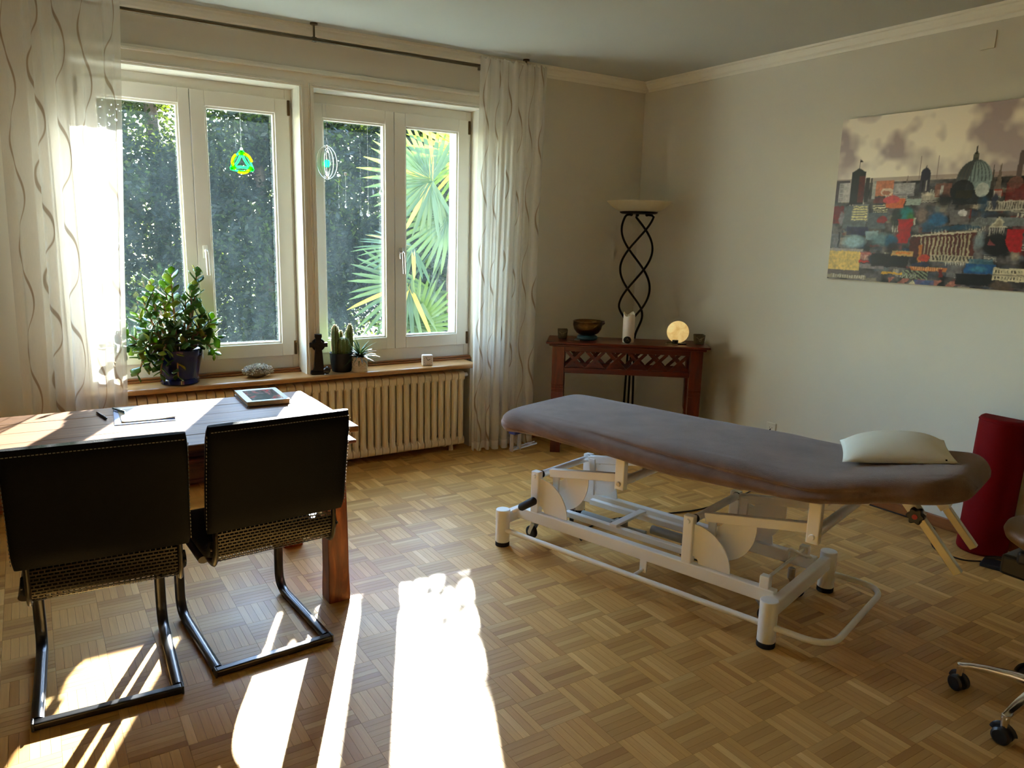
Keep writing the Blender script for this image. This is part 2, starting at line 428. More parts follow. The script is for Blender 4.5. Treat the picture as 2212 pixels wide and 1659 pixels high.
def uv_strips(me, info):
    uvl = me.uv_layers.new(name='UVMap'); co = np.zeros(len(me.vertices) * 3); me.vertices.foreach_get('co', co); co = co.reshape(-1, 3)
    li = np.zeros(len(me.loops), dtype=np.int32); me.loops.foreach_get('vertex_index', li)
    k = li // 8; c = info[k]; d = co[li][:, :2] - c[:, :2]; ax = c[:, 2] > 0.5
    uv = np.where(ax[:, None], d, d[:, ::-1]); uvl.data.foreach_set('uv', uv.astype(np.float32).ravel())
for ax in (True, False):
    v, f = strip_geo(0, 0, sl, sw, ax); me = bpy.data.meshes.new('parquet_strip'); me.from_pydata(v, [], f); me.materials.append(M_PQ[1 if ax else 0])
    uv_strips(me, np.array([[0, 0, 1.0 if ax else 0.0]]))
    for q in near:
        if q[2] == ax: inst(me, 'parquet_strip', floor, Matrix.Translation((q[0], q[1], 0)))
V = []; Fc = []; info = []
for q in strips:
    if q in nset: continue
    v, f = strip_geo(q[0], q[1], sl, sw, q[2]); o = len(V); V += v; Fc += [tuple(a + o for a in g) for g in f]; info.append((q[0], q[1], 1.0 if q[2] else 0.0))
me = bpy.data.meshes.new('parquet_field'); me.from_pydata(V, [], Fc); me.materials.append(M_PQ2[0]); me.materials.append(M_PQ2[1]); me.polygons.foreach_set('material_index', np.repeat(np.array([int(q[2]) for q in info], dtype=np.int32), 5)); uv_strips(me, np.array(info))
pf = inst(me, 'parquet_field', floor); pf['kind'] = 'stuff'
# ---------------------------------------------------------------- garden outside
GZ = -0.9
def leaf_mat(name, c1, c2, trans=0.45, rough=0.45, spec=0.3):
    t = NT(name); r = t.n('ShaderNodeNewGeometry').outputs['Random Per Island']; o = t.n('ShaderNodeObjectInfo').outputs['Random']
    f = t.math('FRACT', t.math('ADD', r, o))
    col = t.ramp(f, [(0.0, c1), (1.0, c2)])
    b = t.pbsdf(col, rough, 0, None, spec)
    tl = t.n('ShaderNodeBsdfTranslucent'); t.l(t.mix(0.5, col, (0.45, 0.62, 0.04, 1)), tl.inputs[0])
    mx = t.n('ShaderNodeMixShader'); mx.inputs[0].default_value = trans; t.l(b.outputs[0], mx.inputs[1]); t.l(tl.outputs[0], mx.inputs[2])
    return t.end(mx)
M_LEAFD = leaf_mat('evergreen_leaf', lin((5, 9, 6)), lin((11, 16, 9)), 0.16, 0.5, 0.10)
M_BARK = plain('bark', lin((62, 48, 36)), 0.9, 0, 0.3, 25, 0.5, 60)
gr = NT('lawn'); co = gr.coord(); 
M_LAWN = gr.end(gr.pbsdf(gr.ramp(gr.noise(co, 6, 6), [(0.3, lin((38, 52, 22))), (0.7, lin((74, 84, 40)))]), 0.95, 0, gr.bump(gr.noise(co, 90, 3), 0.6, 0.03)))
g = MB(); g.box(-30, 40, OY, 60, GZ - 0.3, GZ); o = g.build('ground', M_LAWN); struct(o, 'dim lawn behind the house seen under the trees', 'ground')

def leaf_cloud(pts, size, aspect=0.5):
    n = len(pts); d = np.random.normal(size=(n, 3)); d[:, 2] *= 0.7; d /= np.linalg.norm(d, axis=1)[:, None]
    e = np.random.normal(size=(n, 3)); e -= d * (e * d).sum(1)[:, None]; e /= np.linalg.norm(e, axis=1)[:, None]
    s = size * np.random.uniform(0.6, 1.3, n)[:, None]
    V = np.stack([pts - d * s, pts + e * s * aspect, pts + d * s, pts - e * s * aspect], 1).reshape(-1, 3)
    F = np.arange(4 * n).reshape(-1, 4)
    return V, F
def raw_mesh(name, V, F, mat):
    me = bpy.data.meshes.new(name); k = F.shape[1]
    me.vertices.add(len(V)); me.vertices.foreach_set('co', V.astype(np.float32).ravel())
    me.loops.add(F.size); me.loops.foreach_set('vertex_index', F.astype(np.int32).ravel())
    me.polygons.add(len(F)); me.polygons.foreach_set('loop_start', np.arange(0, F.size, k, dtype=np.int32))
    me.update(calc_edges=True); me.validate(); me.materials.append(mat); return me
def tree(x, y, h, r, n, label, leaf=0.075):
    root = thing('evergreen_tree', label, 'tree', (x, y, GZ), 0, 'evergreen trees beyond the windows')
    H = h - GZ
    tr = MB(); tr.tube(bez([(0, 0, 0), (0.06, 0.03, H * 0.4), (-0.04, 0.05, H * 0.85)], 5), [0.17] * 5 + [0.10] * 5 + [0.04], 8); tr.build('trunk', M_BARK, root, smooth=60)
    pts = []
    cl = [(random.uniform(-r, r) * 0.7, random.uniform(-r, r) * 0.6, H * random.uniform(0.12, 0.93)) for _ in range(66)]
    per = n // len(cl)
    for (cx, cy_, cz) in cl:
        k = 1 - 0.45 * max(0, (cz / H - 0.6) / 0.4)
        q = np.random.normal(size=(per, 3)); q /= np.linalg.norm(q, axis=1)[:, None]; q *= np.random.uniform(0.3, 1.0, per)[:, None] ** 0.6
        pts.append(q * np.array([r * 0.55 * k, r * 0.55 * k, 0.55]) + np.array([cx * k, cy_, cz]))
    V, F = leaf_cloud(np.concatenate(pts), leaf, 0.45)
    V[:, 2] = np.clip(V[:, 2], 0.02, None)
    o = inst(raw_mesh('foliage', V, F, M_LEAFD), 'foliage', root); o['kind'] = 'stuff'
for k, (x, y, h, r, lab) in enumerate((
        (0.2, 13.2, 5.6, 1.5, 'dark evergreen tree behind the sheer curtain, leftmost of the row outside'),
        (1.9, 13.9, 5.2, 1.5, 'dark evergreen tree outside seen through the pane behind the jade plant'),
        (3.4, 13.3, 4.5, 1.4, 'dark evergreen tree outside filling the pane with the knot ornament'),
        (4.9, 14.0, 4.25, 1.4, 'dark evergreen tree outside behind the window post'),
        (6.3, 13.4, 4.15, 1.4, 'dark evergreen tree outside in the pane behind the cactus'),
        (7.9, 14.0, 4.2, 1.5, 'dark evergreen tree outside, mostly hidden behind the palm'),
        (9.6, 13.6, 4.3, 1.5, 'dark evergreen tree outside, rightmost of the row'))):
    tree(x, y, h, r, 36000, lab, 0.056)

# fan palm close to the right window
M_PALM = leaf_mat('palm_leaflet', lin((34, 52, 20)), lin((60, 75, 31)), 0.24, 0.5)
M_PALMY = leaf_mat('palm_leaflet_yellow', lin((136, 118, 34)), lin((160, 134, 50)), 0.4, 0.4)
M_FIBRE = plain('palm_fibre', lin((112, 82, 62)), 0.95, 0, 0.35, 18, 0.8, 50)
lm = MB(); N = 7
for i in range(N):
    t_ = i / (N - 1); w = 0.034 * (0.35 + 0.65 * math.sin(PI * min(1, 0.18 + t_ * 0.75))) * (1 if t_ < 0.98 else 0.15); dz = -0.10 * t_ * t_
    lm.v += [(-w, t_, dz + w * 0.45), (0, t_, dz), (w, t_, dz + w * 0.45)]
lm.f = [(3 * i + a, 3 * i + a + 1, 3 * i + 4 + a, 3 * i + 3 + a) for i in range(N - 1) for a in (0, 1)]
ME_LFL = lm.mesh('leaflet', M_PALM, 180); lm2 = MB(); lm2.v, lm2.f = lm.v, lm.f; ME_LFLY = lm2.mesh('leaflet', M_PALMY, 180)
PB = Vector((5.07, 9.45, GZ)); crownp = Vector((5.07, 9.45, 1.55)) - PB
palm = thing('fan_palm', 'fan palm with yellow-tipped fronds growing outside the right window', 'palm', tuple(PB))
tr = MB(); tr.tube([(0, 0, 0), (0.02, 0, 0.9), (0, 0, 1.8), (0, 0, 2.6)], [0.13, 0.12, 0.13, 0.07], 12); tr.build('trunk', M_FIBRE, palm, smooth=60)
for (hub, ax, nrm, R, span, nl, yel) in (
        ((3.17, 6.40, 2.01), (-1, 0.1, 0.10), (-0.15, -1, 0.25), 0.66, 250, 30, 0.0),
        ((3.33, 6.36, 1.70), (-0.75, -0.1, -0.65), (-0.3, -0.9, 0.1), 0.60, 220, 28, 0.0),
        ((3.00, 6.42, 1.40), (-1, 0.0, -0.10), (0.05, -0.55, 1), 0.55, 170, 20, 0.25),
        ((2.95, 6.40, 1.08), (-0.9, 0.1, -0.55), (-0.1, -0.8, 0.6), 0.62, 170, 20, 0.1),
        ((3.00, 6.36, 0.70), (0.25, -0.3, 0.65), (0.1, -0.8, 0.7), 0.50, 300, 34, 0.0),
        ((3.62, 6.55, 2.30), (-0.7, -0.1, 0.15), (-0.2, -0.9, -0.3), 0.66, 240, 28, 0.0),
        ((3.95, 6.6, 1.9), (0.6, -0.1, 0.6), (0.2, -0.9, 0.2), 0.62, 230, 22, 0.0),
        ((3.45, 6.9, 0.95), (-0.4, -0.2, -0.9), (-0.3, -0.8, 0.3), 0.60, 220, 20, 0.0)):
    hub = (hub[0] * 1.4, hub[1] * 1.4, 1.55 + (hub[2] - 1.55) * 1.4); R *= 1.4
    h = Vector(hub) - PB
    fr = MB(); mid = (crownp + h) / 2 + Vector((0, 0, 0.10)); fr.tube(bez([crownp, mid, h], 6), 0.014, 6); fro = fr.build('frond', M_PALM, palm, smooth=60)
    a = Vector(ax).normalized(); nv = Vector(nrm); nv = (nv - a * nv.dot(a)).normalized(); bq = nv.cross(a)
    for k in range(nl):
        th = math.radians(-span / 2 + span * k / (nl - 1)); d = a * math.cos(th) + bq * math.sin(th)
        L = R * (1 - 0.32 * abs(th) / PI) * random.uniform(0.93, 1.05)
        d = (d + nv * random.uniform(-0.05, 0.05)).normalized()
        Rm = frame(d, nv).to_4x4() @ Matrix.Diagonal((R * 1.0, L, L * random.uniform(0.5, 1.8), 1)); Rm.translation = h
        inst(ME_LFLY if random.random() < yel or (k % 9 == 4 and hub[2] > 2.0) else ME_LFL, 'leaflet', fro, Rm)

# ---------------------------------------------------------------- radiator
M_RADI = plain('radiator_cream_enamel', lin((236, 222, 190)), 0.4, 0, 0.02, 6)
RX0, RX1, RP = 0.36, 2.588, 0.053
rad = thing('radiator', 'cream column radiator standing under the window sill', 'radiator', (1.47, 4.76, 0))
sec = MB()
z0, z1 = 0.04, 0.585
for yy, rr in ((-0.080, 0.0205), (0.0, 0.0205), (0.080, 0.0205)):
    sec.tube([(0, yy, z0 + 0.03), (0, yy, z1 - 0.03)], rr, 10, caps=False)
for zc in (z0 + 0.036, z1 - 0.036):
    poly = []
    for k in range(24):
        a = 2 * PI * k / 24; sx = math.cos(a); sy = math.sin(a)
        poly.append((0.100 * math.copysign(abs(sx) ** 0.45, sx), zc + 0.036 * math.copysign(abs(sy) ** 0.65, sy)))
    sec.prism(poly, -0.024, 0.024, lambda p, q, a: (a, p, q))
    n = len(poly)
ME_SEC = sec.mesh('radiator_section', M_RADI, 35)
nsec = int(round((RX1 - RX0) / RP))
for k in range(nsec):
    inst(ME_SEC, 'radiator_section', rad, Matrix.Translation((RX1 - RP / 2 - k * RP - 1.47, 0, 0)))
for xx in (2.50, 1.35, 0.5):
    f = MB(); f.tube([(xx - 1.47, -0.05, 0.07), (xx - 1.47, -0.05, 0.0)], [0.014, 0.02], 10); f.tube([(xx - 1.47, 0.06, 0.07), (xx - 1.47, 0.06, 0.0)], [0.014, 0.02], 10); f.build('foot', M_RADI, rad, smooth=40)
f = MB(); f.tube(fillet([(1.118, 0.0, 0.55), (1.158, 0.0, 0.55), (1.168, 0.06, 0.55), (1.168, 0.10, 0.55)], 0.02), 0.012, 10); f.build('pipe', M_RADI, rad, smooth=50)
f = MB(); f.cyl((1.120, -0.04, 0.548), (1.165, -0.04, 0.548), 0.018, 0.014, 14); f.build('valve_knob', M_WHITEM, rad, smooth=40, bevel=0.003)

# ---------------------------------------------------------------- curtain rail and curtains
RY, RZ = 4.635, 2.640
rl = thing('curtain_rail', 'long brushed bronze curtain rail on ceiling posts above the windows', 'curtain rail', (1.35, RY, RZ))
b = MB(); b.cyl((-1.75, 0, 0), (1.83, 0, 0), 0.011, None, 16); b.build('rail_tube', M_RAIL, rl, smooth=40)
for xx in (0.05, 1.535, 3.02):
    b = MB(); x = xx - 1.35; b.cyl((x, 0, 0), (x, 0, CZ - RZ - 0.008), 0.006, None, 12); b.cyl((x, 0, CZ - RZ - 0.009), (x, 0, CZ - RZ), 0.022, None, 20)
    b.cyl((x - 0.012, 0, 0), (x + 0.012, 0, 0), 0.0145, None, 16); b.build('ceiling_post', M_RAIL, rl, smooth=40)
for xx in (2.65, 0.49):
    b = MB(); b.box(xx - 1.35 - 0.008, xx - 1.35 + 0.008, -0.012, 0.012, -0.028, -0.008); b.build('end_stop', M_RAIL, rl, bevel=0.003)

def sheer_mat(name, tint):
    t = NT(name); uv = t.n('ShaderNodeUVMap').outputs[0]; s = t.n('ShaderNodeSeparateXYZ'); t.l(uv, s.inputs[0]); u, v = s.outputs[0], s.outputs[1]
    def stripe(sp, amp, per, ph, w):
        row = t.math('FLOOR', t.math('DIVIDE', u, sp))
        wob = t.math('MULTIPLY', t.math('SINE', t.math('ADD', t.math('MULTIPLY', v, 2 * PI / per), t.math('ADD', t.math('MULTIPLY', row, 1.9), ph))), amp)
        fr = t.math('SUBTRACT', t.math('MULTIPLY', t.math('FRACT', t.math('DIVIDE', u, sp)), sp), sp / 2)
        d = t.math('ABSOLUTE', t.math('SUBTRACT', fr, wob))
        w2 = t.math('MULTIPLY', t.math('ADD', t.math('MULTIPLY', t.math('COSINE', t.math('ADD', t.math('MULTIPLY', v, 2 * PI / per), t.math('ADD', t.math('MULTIPLY', row, 1.9), ph))), -0.25), 0.75), w)
        return t.math('DIVIDE', t.math('SUBTRACT', w2, d), 0.006, clamp=True)
    st = stripe(0.25, 0.052, 0.52, 0.4, 0.0135)
    weave = t.noise(t.mapping(uv, (900, 25, 1)), 1.0, 2)
    hem = t.math('LESS_THAN', v, 0.06)
    col = t.mix(st, tint, lin((164, 146, 126)))
    df = t.n('ShaderNodeBsdfDiffuse'); t.l(col, df.inputs[0]); tl = t.n('ShaderNodeBsdfTranslucent'); t.l(col, tl.inputs[0])
    tr = t.n('ShaderNodeBsdfTransparent')
    m1 = t.n('ShaderNodeMixShader'); m1.inputs[0].default_value = 0.20; t.l(df.outputs[0], m1.inputs[1]); t.l(tl.outputs[0], m1.inputs[2])
    op = t.math('ADD', t.math('MULTIPLY', weave, 0.16), 0.54)
    op = t.math('ADD', op, t.math('MULTIPLY', st, 0.25)); op = t.math('ADD', op, t.math('MULTIPLY', hem, 0.2), clamp=True)
    m2 = t.n('ShaderNodeMixShader'); t.l(op, m2.inputs[0]); t.l(tr.outputs[0], m2.inputs[1]); t.l(m1.outputs[0], m2.inputs[2])
    return t.end(m2)
M_SHEER = sheer_mat('sheer_curtain', lin((240, 238, 230)))
def curtain(label, xt0, xt1, xb0, xb1, zt, zb, y0, n, amp, cloth, seed):
    rnd = random.Random(seed); ph = [rnd.uniform(0, 6.28) for _ in range(6)]
    nu, nv = 220, 44
    def fn(u, v):
        z = zb + (zt - zb) * v; k = 1 - v
        wig = 0.35 * math.sin(2 * PI * 2.3 * u + ph[0]) + 0.25 * math.sin(2 * PI * 5.1 * u + ph[1] + 0.8 * k)
        th = 2 * PI * n * u + wig * 2.2 + 0.5 * math.sin(3 * v + ph[2])
        a = amp * (0.45 + 0.75 * min(1, k * 2.2)) * (0.75 + 0.35 * math.sin(2 * PI * 1.7 * u + ph[3]))
        x = (xb0 + (xb1 - xb0) * u) * k + (xt0 + (xt1 - xt0) * u) * v + 0.35 * a * math.sin(2 * th + ph[4])
        x += 0.010 * math.sin(5 * v + ph[5]) * (1 - abs(2 * u - 1))
        y = y0 + a * math.sin(th)
        if v > 0.985: z += 0.008 * math.sin(th * 2)
        if v < 0.01: z += 0.006 * math.sin(th)
        return (x, y, z)
    root = thing('curtain', label, 'curtain', ((xb0 + xb1) / 2, y0, zb), 0, 'sheer curtains')
    b = MB(); b.grid(fn, nu, nv); org = Vector(root.location); b.v = [tuple(Vector(p) - org) for p in b.v]
    o = b.build('curtain_panel', M_SHEER, root, smooth=180)
    me = o.data; uvl = me.uv_layers.new(name='UVMap'); li = np.zeros(len(me.loops), dtype=np.int32); me.loops.foreach_get('vertex_index', li)
    uv = np.stack([(li % nu) / (nu - 1) * cloth, (li // nu) / (nv - 1) * (zt - zb)], 1); uvl.data.foreach_set('uv', uv.astype(np.float32).ravel())
    return root
curtain('sheer white curtain with brown waves, sunlit, left of the windows behind the desk', -0.04, 0.520, -0.07, 0.405, 2.700, 0.02, 4.575, 5.2, 0.030, 1.25, 3)
curtain('sheer white curtain with brown waves hanging right of the windows beside the radiator', 2.63, 3.165, 2.60, 3.12, 2.685, 0.015, 4.575, 7.4, 0.030, 1.5, 11)
# ---------------------------------------------------------------- desk
M_DESKT = wood('sheesham_top', lin((92, 58, 34)), lin((126, 88, 56)), 0, 2.2, 0.45, 16, 0.04, lin((154, 114, 72)), 0.15)
M_DESK = wood('sheesham_red', lin((36, 14, 10)), lin((120, 50, 28)), 2, 3.4, 0.35, 5, 0.05, lin((196, 116, 58)))
M_DESKX = wood('sheesham_red_x', lin((58, 24, 15)), lin((112, 52, 30)), 0, 2.6, 0.35, 12, 0.05, lin((168, 100, 52)))
DX0, DX1, DY0, DY1, DZ = -0.72, 1.10, 2.872, 3.652, 0.765
desk = thing('desk', 'heavy red-brown wooden desk in front of the window, sunlit plank top', 'desk', ((DX0 + DX1) / 2, (DY0 + DY1) / 2, 0))
ox, oy = desk.location.x, desk.location.y
hx, hy = (DX1 - DX0) / 2, (DY1 - DY0) / 2
npk = 5; pw = 2 * hy / npk
for k in range(npk):
    b = MB(); b.box(-hx, hx, -hy + k * pw + 0.0006, -hy + (k + 1) * pw - 0.0006, DZ - 0.026, DZ)
    o = b.build('plank', M_DESKT, desk, bevel=0.0015 if 0 < k < npk - 1 else 0.006)
b = MB(); i = 0.045; b.box(-hx + i, hx - i, -hy + i, hy - i, 0.705, DZ - 0.026); b.build('frieze', M_DESKX, desk, bevel=0.003)
b = MB(); b.box(-hx + 0.008, hx - 0.008, -hy + 0.008, hy - 0.008, 0.690, 0.705); b.build('moulding', M_DESKX, desk, bevel=0.005)
b = MB(); i = 0.06
b.box(-hx + i, hx - i, -hy + i, -hy + i + 0.022, 0.615, 0.690); b.box(-hx + i, hx - i, hy - i - 0.022, hy - i, 0.615, 0.690)
b.box(-hx + i, -hx + i + 0.022, -hy + i, hy - i, 0.615, 0.690); b.box(hx - i - 0.022, hx - i, -hy + i, hy - i, 0.615, 0.690)
b.build('apron', M_DESKX, desk, bevel=0.003)
b = MB(); b.box(-hx + i - 0.004, hx - i + 0.004, -hy + i - 0.004, -hy + i + 0.02, 0.600, 0.616); b.build('apron_rail', M_DESKX, desk, bevel=0.004)
lg = MB(); N = 9
prof = [(0.0, 0.047), (0.06, 0.0465), (0.14, 0.044), (0.28, 0.0435), (0.42, 0.0415), (0.54, 0.040), (0.62, 0.041), (0.66, 0.043), (0.69, 0.043)]
for z, r in prof: lg.v += [(-r, -r, z), (r, -r, z), (r, r, z), (-r, r, z)]
for k in range(N - 1):
    for a in range(4): lg.f.append((4 * k + a, 4 * k + (a + 1) % 4, 4 * k + 4 + (a + 1) % 4, 4 * k + 4 + a))
lg.f += [(3, 2, 1, 0), (4 * N - 4, 4 * N - 3, 4 * N - 2, 4 * N - 1)]
ME_LEG = lg.mesh('leg', M_DESK)
for sx in (-1, 1):
    for sy in (-1, 1):
        o = inst(ME_LEG, 'leg', desk, Matrix.Translation((sx * (hx - 0.0915), sy * (hy - 0.06), 0)))
        m_ = o.modifiers.new('bevel', 'BEVEL'); m_.width = 0.005; m_.segments = 2; m_.limit_method = 'ANGLE'

# things on the desk
def cover_mat():
    t = NT('book_cover_print'); co = t.coord('Generated'); n = t.noise(t.mapping(co, (3, 2.2, 1)), 1.6, 4, 0.6, 0.5)
    col = t.ramp(n, [(0.40, lin((22, 34, 34))), (0.5, lin((40, 56, 52))), (0.55, lin((150, 40, 38))), (0.62, lin((180, 60, 56))), (0.66, lin((30, 40, 40))), (0.80, lin((220, 220, 210)))])
    return t.end(t.pbsdf(col, 0.12))
M_PAPER = plain('paper', lin((238, 236, 230)), 0.85, 0, 0.02, 8)
M_PAGES = plain('page_edges', lin((186, 176, 160)), 0.9, 0, 0.12, 60)
M_GREYC = plain('book_cover_grey', lin((176, 182, 190)), 0.25, 0, 0.03)
M_DARKC = plain('book_cover_plum', lin((44, 30, 38)), 0.4, 0, 0.1)
bk = thing('book', 'thick hardcover book with grey cover and dark floral picture on the desk', 'book', (0.880, 3.535, DZ + 0.0005), math.radians(-2))
b = MB(); b.box(-0.096, 0.096, -0.142, 0.142, 0, 0.003); b.build('back_cover', M_DARKC, bk)
b = MB(); b.box(-0.091, 0.092, -0.138, 0.138, 0.003, 0.020); b.build('page_block', M_PAGES, bk)
b = MB(); b.box(-0.096, 0.096, -0.142, 0.142, 0.020, 0.0235); b.build('front_cover', M_GREYC, bk, bevel=0.001)
b = MB(); b.box(-0.068, 0.072, -0.115, 0.108, 0.0235, 0.0239); b.build('cover_picture', cover_mat(), bk)
M_BLUE = plain('blue_folder_card', lin((38, 104, 190)), 0.45, 0, 0.05)
fd = tag(MB().box(-0.112, 0.112, -0.158, 0.158, 0, 0.0022).build('document_folder', M_BLUE, None, bevel=0.0005), 'thin blue document folder under white paper on the desk', 'folder')
fd.location = (0.368, 3.452, DZ + 0.0004); fd.rotation_euler = (0, 0, math.radians(-4))
def sheet(u, v):
    x = (u - 0.5) * 0.206; y = (v - 0.5) * 0.292; z = 0.0012 + 0.010 * max(0, u - 0.6) ** 2 * (1 - v) * 4
    return (x, y, z)
pp = MB(); pp.grid(sheet, 10, 10); po = pp.build('paper_sheet', M_PAPER, None, smooth=180); so = po.modifiers.new('thick', 'SOLIDIFY'); so.thickness = 0.0006; so.offset = 1
po.location = (0.380, 3.462, DZ + 0.0026); po.rotation_euler = (0, 0, math.radians(-2)); tag(po, 'blank white paper sheet lying on the blue folder', 'paper')
def pen(label, a, b_, body, z, clip):
    a, b_ = Vector(a + (z,)), Vector(b_ + (z,)); r = thing('pen', label, 'pen', tuple((a + b_) / 2 - Vector((0, 0, 0.0048))))
    d = (b_ - a) / 2; o = Vector((0, 0, 0.0048))
    p = MB(); p.tube([o - d, o - d * 0.92, o + d * 0.7, o + d * 0.86, o + d], [0.0035, 0.0046, 0.0046, 0.0040, 0.0009], 10); p.build('barrel', body, r, smooth=50)
    p = MB(); dn = d.normalized(); s_ = dn.cross(Vector((0, 0, 1))) * 0.0
    p.bar(o - d * 0.9 + Vector((0, 0, 0.006)), o - d * 0.35 + Vector((0, 0, 0.006)), 0.0035, 0.0012); p.bar(o - d * 0.9 + Vector((0, 0, 0.002)), o - d * 0.9 + Vector((0, 0, 0.0065)), 0.0035, 0.002, (1, 0, 0)); p.build('clip', clip, r)
pen('black ballpoint pen lying alone on the desk', (0.226, 3.420), (0.200, 3.565), M_BLACKP, DZ + 0.0055, M_BLACKP)
pen('slim silver-blue pen lying on the edge of the paper', (0.302, 3.485), (0.262, 3.598), plain('pen_silver_blue', lin((120, 160, 186)), 0.25, 0.6), DZ + 0.0092, M_CHROME)

# ---------------------------------------------------------------- cantilever chairs
M_LEATHER = plain('black_leather', (0.0008, 0.0014, 0.0030), 0.55, 0, 0.2, 60, 0.12, 260, 0.07)
M_CHFRAME = plain('gunmetal_frame', (0.05, 0.05, 0.055), 0.28, 0.9, 0.1, 30)
M_CHMET = plain('chair_bracket_metal', (0.05, 0.047, 0.042), 0.32, 0.9, 0.1, 30)
M_STITCH = plain('stitch_thread', lin((110, 108, 100)), 0.8)
def rounded_slab(path, w, th, nrm_sign=1, edge=0.018):
    """padded slab following a (y,z) path, width w, thickness th, with soft rounded cross-section"""
    b = MB(); P = [Vector((0, p[0], p[1])) for p in path]; N = len(P); sec = []
    for k in range(20):
        a = 2 * PI * k / 20; cx, sx = math.cos(a), math.sin(a)
        sec.append(((w / 2) * math.copysign(abs(cx) ** 0.16, cx), (th / 2) * math.copysign(abs(sx) ** 0.5, sx)))
    vs = []
    for i in range(N):
        t_ = (P[min(i + 1, N - 1)] - P[max(i - 1, 0)]).normalized(); nn = Vector((0, -t_.z, t_.y))
        s_ = 1.0
        e = min(i, N - 1 - i); s_ = (0.35, 0.75, 0.95, 1.0)[min(e, 3)]
        for (x, q) in sec: vs.append(P[i] + Vector((x * (0.965 + 0.035 * min(1, s_)), 0, 0)) + nn * (q * s_))
    fs = [(i * 20 + k, i * 20 + (k + 1) % 20, (i + 1) * 20 + (k + 1) % 20, (i + 1) * 20 + k) for i in range(N - 1) for k in range(20)]
    fs += [tuple(range(19, -1, -1)), tuple((N - 1) * 20 + k for k in range(20))]
    return b.add(vs, fs)
def resample(path, n):
    P = [Vector((p[0], p[1], 0)) for p in path]; L = [0]
    for i in range(1, len(P)): L.append(L[-1] + (P[i] - P[i - 1]).length)
    out = []
    for k in range(n):
        s_ = L[-1] * k / (n - 1); j = max(i for i in range(len(L)) if L[i] <= s_ + 1e-9); j = min(j, len(P) - 2)
        q = P[j].lerp(P[j + 1], (s_ - L[j]) / max(1e-9, L[j + 1] - L[j])); out.append((q.x, q.y))
    return out
